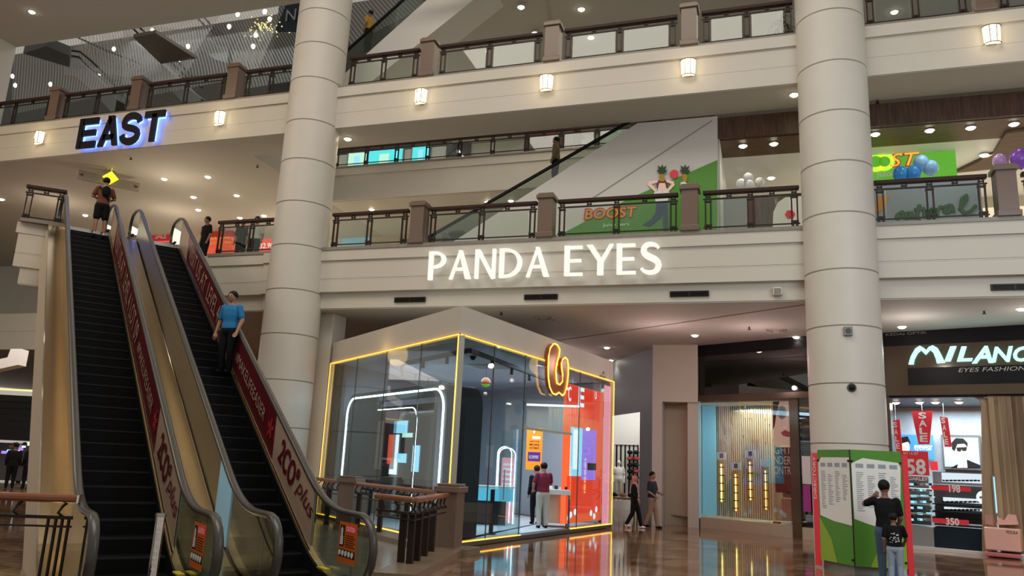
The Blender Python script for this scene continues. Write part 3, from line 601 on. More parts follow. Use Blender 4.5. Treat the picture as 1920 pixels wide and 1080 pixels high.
# ================================================================ PEOPLE
def person(label, H, loc, face, skin='skin', shirt='cblack', trou='denim', shoe='cblack', pose=None, sleeve=.6, hair='hair', group=None, cat='person', long_hair=False, legs='long',
           cap=None, scarf=None, vox=.013, lean=0.0, fingers=True, cut=None):
    P = dict(shL=(-.105, 0, .80), shR=(.105, 0, .80), elL=(-.135, -.015, .635), elR=(.135, -.015, .635), wrL=(-.135, .035, .50), wrR=(.135, .035, .50),
             hpL=(-.052, 0, .50), hpR=(.052, 0, .50), knL=(-.058, .012, .275), knR=(.058, .012, .275), anL=(-.06, -.01, .045), anR=(.06, -.01, .045), head=(0, .01, .935), hturn=0)
    P.update(pose or {})
    t = thing('person', label, cat, loc, math.radians(face), group)
    V = lambda p: Vector(p)*H
    def ln(z): return lean*max(0, z-.5)     # forward lean
    def L3(p): return (p[0], p[1]+(ln(p[2]) if p[2] > .5 else 0), p[2])
    for k in ('shL', 'shR', 'head'): P[k] = L3(P[k])
    def torso(mb, rows, g=0.0):
        rs = []
        for z, rx, ry in rows:
            rs.append([V((math.copysign(abs(math.cos(a))**.85, math.cos(a))*(rx+g), ln(z)+math.sin(a)*(ry+g), z)) for a in [2*math.pi*i/20 for i in range(20)]])
        mb.rings(rs)
    def limb(mb, pts, rr):
        q = [V(p) for p in pts]; mb.tube(q, 0, 12, rr=[r*H for r in rr])
        for p, r in zip(q, rr): mb.ball(p, r*H, nu=12, nv=8)
    body = MB()
    torso(body, [(.465, .06, .045), (.50, .093, .062), (.54, .096, .065), (.61, .078, .053), (.70, .094, .062), (.77, .095, .057), (.805, .07, .047), (.83, .045, .04), (.85, .031, .034), (.89, .029, .033)])
    hx, hy, hz = P['head']; body.ball(V((hx, hy, hz)), .047*H, .057*H, .064*H, 16, 12); body.ball(V((hx, hy+.016, hz-.036)), .030*H, .034*H, .030*H)
    body.tube([V((0, ln(.84)+.0, .84)), V((hx, hy-.005, hz-.03))], .029*H, 12)
    th = math.radians(P['hturn']); fx, fy = math.sin(th), math.cos(th)
    def hd(a, b, c): return V((hx+a*fy+b*fx, hy-a*fx+b*fy, hz+c))
    body.ball(hd(0, .056, -.008), .008*H, .011*H, .013*H, 8, 6)
    for s in (-1, 1): body.ball(hd(s*.045, 0, -.008), .007*H, .010*H, .016*H, 8, 6)
    for s, k in ((-1, 'L'), (1, 'R')):
        limb(body, [P['sh'+k], P['el'+k], P['wr'+k]], [.036, .028, .018])
        w_, e_ = Vector(P['wr'+k]), Vector(P['el'+k]); d = (w_-e_).normalized(); sx = Vector((1, 0, 0))-d*d.x
        sx = sx.normalized() if sx.length > .1 else Vector((0, 1, 0)); nn = d.cross(sx)
        limb(body, [w_+d*.012, w_+d*.048], [.019, .021])
        if fingers:
            for q, (off, ln_) in enumerate(((-.018, .040), (-.006, .047), (.006, .044), (.018, .034))):
                b_ = w_+d*.052+sx*off; m_ = b_+d*ln_*.5+nn*.004*s; e2 = m_+d*ln_*.42+nn*.012*s
                limb(body, [b_, m_, e2], [.0075, .0065, .0055])
            limb(body, [w_+d*.02-sx*s*.016, w_+d*.042-sx*s*.034, w_+d*.062-sx*s*.036], [.009, .0075, .006])
        limb(body, [P['hp'+k], P['kn'+k], P['an'+k]], [.058, .036, .024])
        an = Vector(P['an'+k]); limb(body, [an+Vector((0, -.01, -.02)), an+Vector((0, .07, -.028))], [.022, .016])
    b = body.build('body', M[skin], t, smooth=True, local=True)
    def rem(o, v=vox):
        r = o.modifiers.new('r', 'REMESH'); r.mode = 'VOXEL'; r.voxel_size = v; r.use_smooth_shade = True
        s_ = o.modifiers.new('s', 'SMOOTH'); s_.iterations = 3; s_.factor = .5; return o
    rem(b, min(vox, .0095) if fingers else vox)
    # trousers
    tr = MB(); torso(tr, [(.46, .07, .055), (.50, .100, .070), (.55, .098, .068), (.60, .086, .060)], .004)
    for k in 'LR':
        kn, an, hp = Vector(P['kn'+k]), Vector(P['an'+k]), Vector(P['hp'+k])
        if legs == 'long': limb(tr, [hp, kn, an+Vector((0, 0, .01))], [.064, .046, .036])
        else: limb(tr, [hp, hp.lerp(kn, .85)], [.066, .056])
    rem(tr.build('shorts' if legs == 'short' else 'trousers', M[trou], t, smooth=True, local=True))
    # shirt
    sh = MB(); torso(sh, [(.52, .098, .068), (.56, .098, .069), (.62, .090, .062), (.70, .102, .068), (.77, .103, .062), (.805, .076, .052), (.832, .046, .042)], .004)
    for k in 'LR':
        a_, e_, w_ = Vector(P['sh'+k]), Vector(P['el'+k]), Vector(P['wr'+k])
        if sleeve >= 1.5: limb(sh, [a_, e_, e_.lerp(w_, .9)], [.042, .034, .026])
        else: limb(sh, [a_, a_.lerp(e_, sleeve+.15)], [.042, .038])
    rem(sh.build('shirt', M[shirt], t, smooth=True, local=True))
    # hair
    if hair and not scarf:
        hm = MB(); hm.ball(hd(0, -.012, .022), .058*H, .060*H, .060*H, 16, 12)
        if long_hair: hm.ball(hd(0, -.03, -.05), .045*H, .035*H, .07*H)
        hm.build('hair', M[hair], t, smooth=True, local=True)
    fc = MB()
    for s in (-1, 1): fc.ball(hd(s*.018, .052, .000), .006*H, .004*H, .004*H, 8, 6); fc.box(*(hd(s*.018-.009, .053, .011)), *(hd(s*.018+.009, .057, .015)))
    fc.build('eyes', M['hair'], t, local=True)
    fm = MB(); fm.ball(hd(0, .053, -.032), .013*H, .004*H, .004*H, 8, 6); fm.build('mouth', M['lips'], t, local=True)
    if scarf:
        sc = MB(); sc.ball(hd(0, -.012, .006), .054*H, .058*H, .066*H, 16, 12); sc.ball(V((0, ln(.84)-.0, .835)), .075*H, .062*H, .05*H); sc.ball(V((0, .035, .78)), .07*H, .045*H, .06*H); sc.tube([V((.02, .06, .80)), V((.03, .075, .66))], .03*H)
        rem(sc.build('headscarf', M[scarf], t, smooth=True, local=True), vox)
    if cap:
        cm = MB(); cm.ball(hd(0, -.004, .03), .050*H, .058*H, .042*H, 16, 10); cm.box(*hd(-.035, .04, .026), *hd(.035, .095, .033)); cm.build('cap', M[cap], t, smooth='auto', local=True)
    for k in 'LR':
        an = Vector(P['an'+k]); sm = MB(); limb(sm, [an+Vector((0, -.018, -.022)), an+Vector((0, .03, -.024)), an+Vector((0, .075, -.028))], [.024, .024, .020])
        o = sm.build('shoe', M[shoe], t, smooth=True, local=True); rem(o, vox)
    return t
def facing(x, y, extra=0):
    """angle that makes local +y point away from the camera at (x, y)"""
    d = Vector((x, y, 0))-Vector((CAM.x, CAM.y, 0)); return math.degrees(math.atan2(-d.x, d.y))+extra
# ================================================================ ESCALATORS
LO = -13.42
def zc(e):
    r = .7
    if e < LO-r: return 0.0
    if e < LO+r: t_ = e-(LO-r); return TAN*t_*t_/(4*r)
    if e < -r: return 7.47+e*TAN
    if e < r: t_ = r-e; return 7.47-TAN*t_*t_/(4*r)
    return 7.47
ES = [-15.0, -14.6, -14.3] + [LO-.7+.14*i for i in range(11)] + [-12+i*1.0 for i in range(0, 11)] + [-.7+.14*i for i in range(11)] + [1.0, 1.3]
def strip(s0, s1, h0, h1, e0, e1, mb=None, extra=()):
    """band that follows the incline between offsets h0..h1 (vertical) and s0..s1"""
    mb = mb or MB(); es = sorted({e0, e1, *[e for e in ES if e0 < e < e1], *extra})
    rs = [[ep(e, s0, zc(e)+h0), ep(e, s1, zc(e)+h0), ep(e, s1, zc(e)+h1), ep(e, s0, zc(e)+h1)] for e in es]
    return mb.rings(rs)
HR = .97
def handrail_path(s):
    pts = []
    for i in range(9):    # lower newel
        a_ = math.radians(-90-180*i/8); pts.append(ep(-14.62+.40*math.cos(a_)*1, s, .57-.0+.40*math.sin(a_)*1))
    pts = [ep(-14.2, s, .17)]+pts
    pts += [ep(e, s, zc(e)+HR) for e in ES if -14.4 < e < .9]
    for i in range(1, 10):
        a_ = math.radians(90-180*i/9); pts.append(ep(.9+.36*math.cos(a_), s, 7.47+HR-.36+.36*math.sin(a_)))
    pts.append(ep(.5, s, 7.47+HR-.72))
    return pts
def balustrade(t, s, kind):
    hp = handrail_path(s); mb = MB(); N = len(hp)
    rs = []
    for i, p in enumerate(hp):
        a_ = hp[max(i-1, 0)]; b_ = hp[min(i+1, N-1)]; d = (b_-a_).normalized(); nn = SD.cross(d).normalized()
        if i and nn.dot(prev) < 0: nn = -nn
        prev = nn
        rs.append([p+SD*(.055*math.cos(q))+nn*(.04*math.sin(q)) for q in [2*math.pi*k/10 for k in range(10)]])
    mb.rings(rs); mb.build('handrail', M['hrail'], t, smooth=True)
    # glass inside the loop
    if kind == 'glass_all':
        strip(s-.012, s+.012, .1, HR-.03, -14.4, .9).build('glass_panel', M['gle'], t)
    else:
        strip(s-.012, s+.012, .1, HR-.03, -14.4, -12.95).build('glass_panel', M['gle'], t)
        strip(s-.012, s+.012, .1, HR-.03, -12.95, -.35).build('side_panel', M[kind], t)
        strip(s-.012, s+.012, .1, HR-.03, -.35, .9).build('glass_panel', M['gle'], t)
    for c, z0, e_ in ((-14.4, .57, -1), (.9, 7.47+HR-.36, 1)):
        r_ = .38 if e_ < 0 else .34; mb = MB(); pr = [(0, -r_)]+[(e_*r_*math.cos(math.radians(q)), r_*math.sin(math.radians(q))) for q in range(-80, 81, 16)]+[(0, r_)]
        if e_ < 0: c -= .2; pr[0] = (.2, -r_); pr[-1] = (.2, r_)
        o = ep(c, s-.012, z0); a_ = [o+E*p[0]+Vector((0, 0, p[1])) for p in pr]; b_ = [q+SD*.024 for q in a_]; n_ = len(a_)
        mb.add(a_+b_, [tuple(range(n_)), tuple(range(2*n_-1, n_-1, -1))]+[(i, (i+1) % n_, (i+1) % n_+n_, i+n_) for i in range(n_)])
        mb.build('newel_glass', M['gle'], t)
def text_on_banner(mb, s, txt, e0, e1, h, hgt, bold=.0, shear=0):
    ux = (-E-Vector((0, 0, TAN))).normalized(); uy = ((-E)*TAN+Vector((0, 0, 1))).normalized()
    L = (e0-e1)*math.sqrt(1+TAN*TAN); o = ep(e0, s, zc(e0)+h)
    put_text(mb, txt, o, ux, uy, L, hgt, .012, bold, shear)
def escalator(sa, sb, label, banner_s, outer, side):
    t = thing('escalator', label, 'escalator', ep(-14, (sa+sb)/2, 0))
    # steps
    stepm = MB(); w_ = sb-sa; rise = .2; run = rise/TAN
    nst = int(7.47/rise)
    proto = None
    for i in range(nst):
        e = LO+.2+i*run; z = (i+.6)*rise
        if e > -.1 or i > 98: break
        if proto is None:
            mb = MB(); mb.fbox((0, 0, 0), E, SD, (0, 0, 1), 0, run+.03, .01, w_-.01, -rise-.04, 0); mb.mk(1); mb.fbox((0, 0, 0), E, SD, (0, 0, 1), -.006, .03, .012, w_-.012, -.02, .003)
            mb.mk(0)
            for q in range(28): mb.fbox((0, 0, 0), E, SD, (0, 0, 1), .03, run, .03+q*(w_-.06)/28, .03+q*(w_-.06)/28+.016, 0, .006)
            proto = mb.build('step', [M['step'], M['stepe']]); proto.parent = t; proto.location = ep(e, sa, z)-t.location
        else:
            c = proto.copy(); COL.objects.link(c); c.location = ep(e, sa, z)-t.location
    MB().fbox((0, 0, 0), E, SD, (0, 0, 1), 0, 0, 0, 0, 0, 0) if False else None
    mb = MB(); mb.fbox(EO, E, SD, (0, 0, 1), -15.3, LO+.25, sa, sb, .0, .03); mb.build('floor_plate', M['steel2'], t)
    mb = MB(); mb.fbox(EO, E, SD, (0, 0, 1), -.2, 1.3, sa, sb, 7.38, 7.475); mb.build('floor_plate', M['steel2'], t)
    # inner skirts and decks
    for s0, s1 in ((sa-.10, sa), (sb, sb+.10)):
        strip(s0, s1, -.1, .13, -15.0, 1.2).build('inner_deck', M['steel'], t)
    mb = MB(); strip(sa-.12, sb+.12, -1.2, -.35, -13.0, .3, mb); mb.build('truss', M['cladc'], t)
    if side: # outer deck and cream cladding
        strip(side-.0, sa-.10, -.05, .10, -14.9, 1.2).build('outer_deck', M['steel'], t)
        mb = MB(); es = [-14.2, -13.6, -13]+[-12+i for i in range(12)]+[.3]
        rs = [[ep(e, side, max(zc(e)-1.35, 0)), ep(e, side+.04, max(zc(e)-1.35, 0)), ep(e, side+.04, zc(e)-.05), ep(e, side, zc(e)-.05)] for e in es]
        mb.rings(rs); mb.build('side_cladding', M['cladc'], t)
    for s0, s1 in ((sa, sa+.008), (sb-.008, sb)): strip(s0, s1, -.32, .10, -14.6, .9).build('dark_skirt', M['black2'], t)
    balustrade(t, sa-.14 if not outer else sa-.14, 'steel' if side else 'steel2')
    balustrade(t, sb+.06, 'steel2')
    # banner on the right balustrade, inner face
    s = sb+.04
    bt = strip(s-.006, s, .16, HR-.07, -12.95, -1.6).build('banner', M['burg'], t)
    for e0, e1, nm in ((-1.6, -.3, 'banner'), (-12.97, -10.9, 'banner')):
        strip(s-.009, s-.001, .16, HR-.07, e0, e1).build(nm, M['cream'], t)['label'] = 'cream end of the burgundy banner'
    mb = MB(); ss = s-.008
    text_on_banner(mb, ss, 'VISIT US AT', -1.9, -4.3, .33, .42); text_on_banner(mb, ss, 'LEVEL 4', -4.6, -6.0, .33, .42); text_on_banner(mb, ss, 'LOT 09', -6.2, -7.6, .33, .42)
    text_on_banner(mb, ss, '#MAKELIFEEASIER', -7.9, -10.2, .40, .24)
    mb.build('banner_lettering', M['cream'], t)
    mb = MB(); text_on_banner(mb, ss-.004, '2CO°', -11.2, -12.15, .36, .42, .03); text_on_banner(mb, ss-.004, 'plus', -12.15, -12.9, .40, .34, 0, .35)
    mb.build('banner_lettering', M['burg'], t)
    mb = MB(); q = ep(-10.65, ss-.006, zc(-10.65)+.55)
    for k in range(5):
        a_ = k*1.256; mb.fbox(q, (-E*math.cos(a_)+Vector((0, 0, math.sin(a_)))), (E*math.sin(a_)+Vector((0, 0, math.cos(a_)))), -SD, .02, .17, -.035, .035, 0, .004)
    mb.build('banner_flower', M['redp'], t)
    # caution sticker
    ux, uy = -E, Vector((0, 0, 1)); o = ep(-14.05, s-.03, .36)
    st = MB().fbox(o, ux, uy, -SD, 0, .56, 0, .50, 0, .004).build('caution_sticker', M['caut'], t)
    o2 = o-SD*.005
    mb = MB(); mb.fbox(o2, ux, uy, -SD, .22, .53, .38, .47, 0, .003); mb.build('heading_panel', M['red'], st)
    mb = MB(); put_text(mb, 'CAUTION', o2+ux*.24+uy*.395, ux, uy, .27, .06, .006, .02)
    for k in range(3): mb.fbox(o2, ux, uy, -SD, .07+.025*k, .085+.025*k, .25, .44-.02*abs(k-1), 0, .004)
    mb.fbox(o2, ux, uy, -SD, .06, .15, .22, .32, 0, .004)
    for k in range(5): mb.cyl(o2+ux*(.07+.1*k)+uy*.12, o2+ux*(.07+.1*k)+uy*.12-SD*.006, .036, 16)
    mb.build('white_lettering', M['wht'], st)
    mb = MB(); mb.fbox(o2, ux, uy, -SD, .04, .18, .20, .46, -.003, .001)
    for k in range(6): mb.fbox(o2, ux, uy, -SD, .22, .53-.05*(k % 2), .205+.027*k, .212+.027*k, 0, .003)
    mb.fbox(o2, ux, uy, -SD, .015, .545, .075, .165, -.003, .001); mb.build('black_lettering', M['black'], st)
    mb = MB(); mb.fbox(ep(-13.55, s-.02, zc(-13.55)+.17), -E, -SD, Vector((0, 0, 1)), 0, .30, 0, .08, -.02, .0); mb.build('yellow_sticker', M['yel'], t)
    return t
es1 = escalator(-1.05, -.02, 'long left escalator with cream side cladding, man in rust shirt at its top', .05, True, -1.48)
es2 = escalator(.84, 1.81, 'long right escalator with the burgundy banner, the man in blue riding it', 1.87, False, None)
mb = MB(); strip(.12, .66, -.05, .15, -14.9, 1.2, mb); mb.build('middle_deck', M['steel'], es2)
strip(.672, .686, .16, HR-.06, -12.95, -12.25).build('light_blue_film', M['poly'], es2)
# bollard sign with vertical lettering
p = onz(302, 964, 1.0); t = thing('lettered_pole', 'short silver pole with white round letters at the foot of the left escalator', 'pole', (p.x, p.y, 0))
MB().cyl((p.x, p.y, 0), (p.x, p.y, 1.0), .048, 24).build('pole', M['chrome'], t, smooth='auto')
MB().cyl((p.x, p.y, .97), (p.x, p.y, 1.01), .054, 24).build('cap', M['steel2'], t, smooth='auto')
n = (CAM-p); n.z = 0; n.normalize(); tt = Vector((-n.y, n.x, 0)); mb = MB()
for i, c in enumerate('ROTARETAWORK'):
    o = Vector((p.x, p.y, .89-i*.066))+n*.05-tt*0; put_text(mb, c, o-tt*.0+Vector((0, 0, 0))-Vector((0, 0, 0))+tt*.024, Vector((0, 0, 1)), -tt, .048, .050, .003, .02)
mb.build('lettering', M['wht'], t)
# ---- floor railings around the stairwell (curved brackets carry the wooden handrail)
def floor_rail(pts, label, posts, hh=1.12, endcap=False, z=0, nbr=None, pw=.05):
    t = thing('floor_railing', label, 'railing', (*pts[0], z))
    for a, b in zip(pts[:-1], pts[1:]):
        a, b = Vector((*a, z)), Vector((*b, z)); d = (b-a).normalized(); nn = Vector((-d.y, d.x, 0)); L = (b-a).length; up = Vector((0, 0, 1))
        MB().fbox(a, d, nn, up, -.03, L+.03, -.065, .065, hh-.09, hh).build('handrail', M['hand'], t, bevel=.03)
        mb = MB(); mb.fbox(a, d, nn, up, 0, L, -.02, .02, hh-.27, hh-.235); mb.fbox(a, d, nn, up, 0, L, -.02, .02, hh-.36, hh-.34); mb.build('under_bar', M['iron'], t)
        k = nbr or max(2, int(L/.28))
        for i in range(k):
            mb = MB()
            q = a+d*(.1+(L-.2)*i/(k-1)); mb.tube([q+up*(hh-.26)+nn*.03, q+up*(hh-.2)-nn*.03-d*.05, q+up*(hh-.13)-nn*.01-d*.02, q+up*(hh-.08)+nn*.01+d*.03], .016, 6)
            mb.build('scroll_bracket', M['iron'], t)
    for (x, y) in posts:
        mb = MB(); mb.fbox((x, y, z), (1, 0, 0), (0, 1, 0), (0, 0, 1), -pw, pw, -pw*.7, pw*.7, 0, hh-.24); mb.fbox((x, y, z), (1, 0, 0), (0, 1, 0), (0, 0, 1), -pw-.01, pw+.01, -pw*.7-.01, pw*.7+.01, 0, .06); mb.build('post', M['iron'], t)
    if endcap:
        e_ = Vector((*pts[-1], z)); d = (e_-Vector((*pts[-2], z))).normalized(); nn = Vector((-d.y, d.x, 0))
        MB().fbox(e_, d, nn, Vector((0, 0, 1)), .03, .06, -.067, .067, hh-.092, hh+.002).build('end_cap', M['chrome'], t, bevel=.01)
    return t
P2 = Vector((-7.42, -4.98)); P1 = onz(650, 994).to_2d()
post(P2.x, P2.y, 0, 1.28, 'dark granite post in front of the kiosk corner, beside the wooden handrail'); post(P1.x, P1.y, 0, 1.24, 'brown granite post behind the right escalator, in front of the kiosk window')
dK = (P1-P2).normalized()
floor_rail([tuple(P1-dK*.3), tuple(P2+dK*.3)], 'floor railing with scroll brackets running between the two granite posts', [tuple(P1.lerp(P2, k)) for k in (.12, .37, .63, .88)])
floor_rail([tuple(P1+dK*2.4), tuple(P1+dK*.3)], 'floor railing with scroll brackets left of the rear granite post, behind the escalator banner', [tuple(P1+dK*k) for k in (.5, 1.3, 2.2)])
c1, c2 = (-6.97, -7.6), (-7.82, -7.16)
floor_rail([(P2.x+.04, P2.y-.32), c1, c2], 'floor railing with polished wooden handrail turning a corner beside the right escalator foot', [(-7.42, -5.75), (-7.24, -6.45), (-7.08, -7.1), (-7.02, -7.5), (-7.2, -7.44)], endcap=True)
a, b = onz(-60, 920, 1.12).to_2d(), onz(143, 928, 1.12).to_2d()
floor_rail([tuple(a), tuple(b)], 'floor railing with wooden handrail at the lower left picture edge', [tuple(a.lerp(b, k)) for k in (.78, .85, .91, .97)], endcap=True, nbr=3, pw=.014)
mb = MB(); mb.beam((P2.x+.05, P2.y+.6, .06), (P2.x+.05, P2.y-.1, .06), .75, .12); mb.beam((P2.x+.02, P2.y-.1, .06), (-6.75, -8.6, .06), .6, .12); mb.beam((P2.x-.1, P2.y+.1, .06), (P1.x, P1.y, .06), .6, .12)
struct('trim_6', mb, M['stone'])
mb = MB(); mb.vprism([(-7.6, -5.2), (-6.95, -8.4), (-8.4, -9.6), (-14.8, -3.2), (-13.0, .8)][::-1], 0, .012); o = struct('floor_marble_inlay', mb, M['marble'])
# stairwell escalator going down at the lower left
t = thing('down_escalator', 'dark escalator steps descending in the stairwell at the lower left corner', 'escalator', ep(-14.5, -3, -1.5))
mb = MB()
for i in range(10):
    MB().fbox(ep(-12.5, -4.4, -.15-.2*i), -E, SD, (0, 0, 1), .36*i, .36*(i+1)+.02, 0, 2.4, -.25, 0).build('step', [M['step']], t)
MB().fbox(ep(-12.5, -1.98, 0), -E, SD, (0, 0, 1), 0, 4.0, 0, .04, -1.6, .0).build('side_panel', M['steel2'], t)
# ---------------------------------------------------------------- directory
d0 = onz(1540, 1049, .16), onz(1603, 1062, .16), onz(1702, 1067, .16)
Lp, Mp, Rp = [Vector((q.x, q.y, 0)) for q in d0]
t = thing('mall_directory', 'folded green and white mall directory board with red side fins by the thick column', 'directory board', tuple(Mp))
UP = Vector((0, 0, 1)); ZB, ZT = .16, 2.38
def ztop(x, y, a, b): return onv(x, y, (a.x, a.y), (b.x, b.y)).z
ZT = (ztop(1592, 840, Lp, Mp)+ztop(1535, 846, Lp, Mp))/2
for a, b, nm, side in ((Lp, Mp, 'left', 0), (Mp, Rp, 'right', 1)):
    d = (b-a); L = d.length; d.normalize(); n = d.cross(UP)
    pan = MB().fbox(a, d, UP, n, 0, L, ZB, ZT, -.04, 0).build('map_panel', M['green'], t)
    q = lambda u, v, l=.004: a+d*(u*L)+UP*(ZB+v*(ZT-ZB))+n*l
    MB().add([q(.03, .40), q(.45, .36) if not side else q(.3, .36), q(.98, .34) if not side else q(.9, .30), q(.98, .86), q(.98, .93) if not side else q(.95, .90), q(.12, .93) if not side else q(.25, .93), q(.02, .88)], [tuple(range(7))]).build('white_area', M['wht'], pan)
    MB().add([q(0, 0), q(.5, 0), q(.35, .2), q(.05, .36), q(0, .38)] if not side else [q(.3, 0), q(1, 0), q(1, .24), q(.62, .30)], [tuple(range(5 if not side else 4))]).build('lime_area', M['lime'], pan)
    mb = MB(); rr = random.Random(5+side)
    cols = 4 if not side else 4
    for c in range(cols):
        x0 = .1+c*.22; yy = .80-.03*(c % 2)
        while yy > (.46+.03*c):
            w_ = rr.uniform(.08, .16); mb.add([q(x0, yy, .007), q(x0+w_, yy, .007), q(x0+w_, yy+.006, .007), q(x0, yy+.006, .007)], [(0, 1, 2, 3)]); yy -= .0165
        mb.add([q(x0, .845, .007), q(x0+.15, .845, .007), q(x0+.15, .88, .007), q(x0, .88, .007)], [(0, 1, 2, 3)])
    mb.build('listing_lettering', M['bluegrey'], pan)
    mb = MB()
    for u_, v_ in ((.03, .90), (.97, .90), (.97, .05)): mb.cyl(q(u_, v_, 0), q(u_, v_, .03), .02, 10)
    mb.build('clips', M['iron'], pan)
for a, dd in ((Lp, (Lp-Mp).normalized()), (Rp, (Rp-Mp).normalized())):
    n = dd; f = Vector((-.25, -.97, 0)) if a is Lp else Vector((.2, -.98, 0))
    x = f.cross(UP); MB().fbox(a+dd*.02, dd, UP, x if False else f, 0, (.17 if a is Lp else .10), .04, ZT-.06, -.10, .0).build('red_fin', M['red'], t)
    if a is Lp:
        mb = MB(); xx = dd; put_text(mb, 'DIRECTORY', a+dd*.07+UP*1.35+f*.004, UP, -f.cross(UP)*-1 if False else (-xx), .82, .09, 0, .01) if False else None
        # text reads upward on the fin's front face
        o = a+dd*.07+UP*1.30+f*.006; vs, fs, asp = text_geo('DIRECTORY', .01); mb.add([o+UP*(p*.82)+dd*(k_*.085) for p, k_ in vs], fs); mb.build('lettering', M['wht'], t)
MB().vprism([tuple(q.to_2d()) for q in (Lp+Vector((.05, .12, 0)), Mp+Vector((0, .1, 0)), Rp+Vector((-.05, .12, 0)), Rp+Vector((-.1, .5, 0)), Lp+Vector((.1, .5, 0)))], 0, ZB+.02).build('plinth', M['grey'], t)
MB().beam(Mp+UP*ZB-Vector((0, .0, 0)), Mp+UP*ZT, .02, .02).build('edge_strip', M['iron'], t)
# ================================================================ PEOPLE placed
def at_floor(x, y, z=0): q = onz(x, y, z); return (q.x, q.y, z)
l = at_floor(1668, 1093); person('man in black T-shirt and jeans seen from behind, pointing at the directory board', 1.70, l, facing(l[0], l[1], 8), 'skind', 'cblack', 'denim',
    pose=dict(elL=(-.19, .05, .76), wrL=(-.10, .13, .83), elR=(.14, .02, .64), wrR=(.12, .09, .55), hturn=20))
l = at_floor(1682, 1100); bp = person('small boy in black T-shirt with white back print and pale jeans, standing behind the man', 1.18, l, facing(l[0], l[1], -5), 'skind', 'cblack', 'ldenim',
    pose=dict(head=(0, .01, .925), elR=(.15, .06, .66), wrR=(.12, .13, .60)), vox=.01)
mb = MB(); rr = random.Random(2)
for k in range(26):
    u_, v_ = rr.uniform(-.07, .07), rr.uniform(.70, .86); w_ = .075*(1-abs(v_-.80)*3)
    mb.box(u_, -.098, v_, u_+rr.uniform(.008, .03), -.092, v_+rr.uniform(.004, .012))
mb.build('shirt_print', M['wht'], bp, local=True)
l = at_floor(1222, 990); person('man in navy polo and khaki trousers walking toward the eyewear window', 1.64, l, facing(l[0], l[1], -115), 'skin', 'cnavy', 'ckhaki',
    pose=dict(knL=(-.05, .06, .28), anL=(-.05, .09, .045), knR=(.05, -.01, .275), anR=(.05, -.10, .06), elL=(-.13, .03, .65), wrL=(-.08, .13, .62), elR=(.13, .0, .64), wrR=(.11, .10, .58), hturn=25))
l = at_floor(1189, 990); person('woman in dusty pink headscarf and black clothes walking beside the navy polo man', 1.52, l, facing(l[0], l[1], -100), 'skin', 'cblack', 'cblack', 'wht', scarf='cpink', sleeve=1.6,
    pose=dict(knL=(-.05, .08, .28), anL=(-.05, .12, .05), knR=(.05, -.03, .275), anR=(.05, -.14, .07), elR=(.14, -.02, .66), wrR=(.13, .08, .56)))
l = at_floor(1016, 990, .115); person('man in maroon polo and pale trousers with his back turned inside the kiosk doorway', 1.66, l, facing(l[0], l[1], 20), 'skin', 'cmar', 'cgrey',
    pose=dict(elL=(-.16, .0, .66), wrL=(-.14, .08, .58), elR=(.15, .07, .67), wrR=(.12, .16, .66), anR=(.07, .02, .045), head=(.005, .03, .92)))
l = at_floor(1000, 985, .115); person('person dressed all in black at the kiosk doorway, half hidden by the maroon polo man', 1.55, (l[0]-.1, l[1]+.5, .115), facing(l[0], l[1], 30), 'skin', 'cblack', 'cblack', sleeve=1.6, fingers=False)
# riders
def on_esc(x, y, smid, dz=0):
    d = ray(x, y); n = Vector((-TAN*E.x, -TAN*E.y, 1)); p0 = EO+Vector((0, 0, 7.47+dz)); q = CAM+d*((p0-CAM).dot(n)/d.dot(n)); return q
q = on_esc(420, 700, 1.4, .1); ang = math.degrees(math.atan2(-E.x, E.y))
rider = person('young man in bright blue polo and black trousers standing on the right escalator', 1.68, (q.x, q.y, q.z), facing(q.x, q.y, 180-35), 'skin', 'cblue', 'cblack', 'cblack',
    pose=dict(hturn=0, elR=(.15, -.01, .63), wrR=(.17, .02, .49), elL=(-.16, .0, .64), wrL=(-.15, .06, .50), anL=(-.05, -.01, .045), head=(.005, .012, .93)))
q = on_esc(183, 441, -.5, .05); q = Vector((q.x, q.y, max(q.z, 7.2)))
r2 = person('man in rust brown T-shirt, black shorts and pale cap atop the left escalator', 1.66, (q.x, q.y, q.z), facing(q.x, q.y, 8), 'skin', 'cbrown', 'cblack', 'wht', legs='short', cap='cream',
    pose=dict(elL=(-.16, .04, .66), wrL=(-.09, .12, .66), elR=(.17, .03, .67), wrR=(.10, .12, .64), knR=(.07, .01, .275), anR=(.085, 0, .045)))
mb = MB(); mb.ball((.02, -.14, 1.24), .12, .06, .16); mb.tube([(-.16, -.12, 1.36), (.0, -.13, 1.18), (.12, -.11, 1.0)], .02, 6); mb.build('crossbody_bag', M['cblack'], r2, smooth=True, local=True)
# first floor visitors at the rail left of the column
for x, y, H, sh, lb, f in ((476, 475, 1.62, 'cgrey', 'person in pale grey top leaning at the first floor rail beside the left column', 200), (450, 472, 1.55, 'cblack', 'person in dark clothes standing at the first floor rail left of the pale grey one', 190), (382, 470, 1.72, 'cblack', 'dark dressed person standing behind the first floor rail where the right escalator ends', 160)):
    q = ony(x, 470, 1.3); person(lb, H, (q.x, 1.3, 7.47), f, 'skind', sh, 'cblack', fingers=False, vox=.018)
# riders on inner escalators
q = ony(1040, 352, 2.1); person('rider in olive top on the inner escalator above the shop sign', 1.6, (q.x, 2.1, q.z), 90, 'skind', 'colive', 'cblack', fingers=False, vox=.018, sleeve=1.6)
q = ony(688, 100, 2.2); person('rider in mustard top on the top escalator beside the left column', 1.6, (q.x, 2.2, q.z), 80, 'skind', 'cyel', 'cblack', fingers=False, vox=.018)
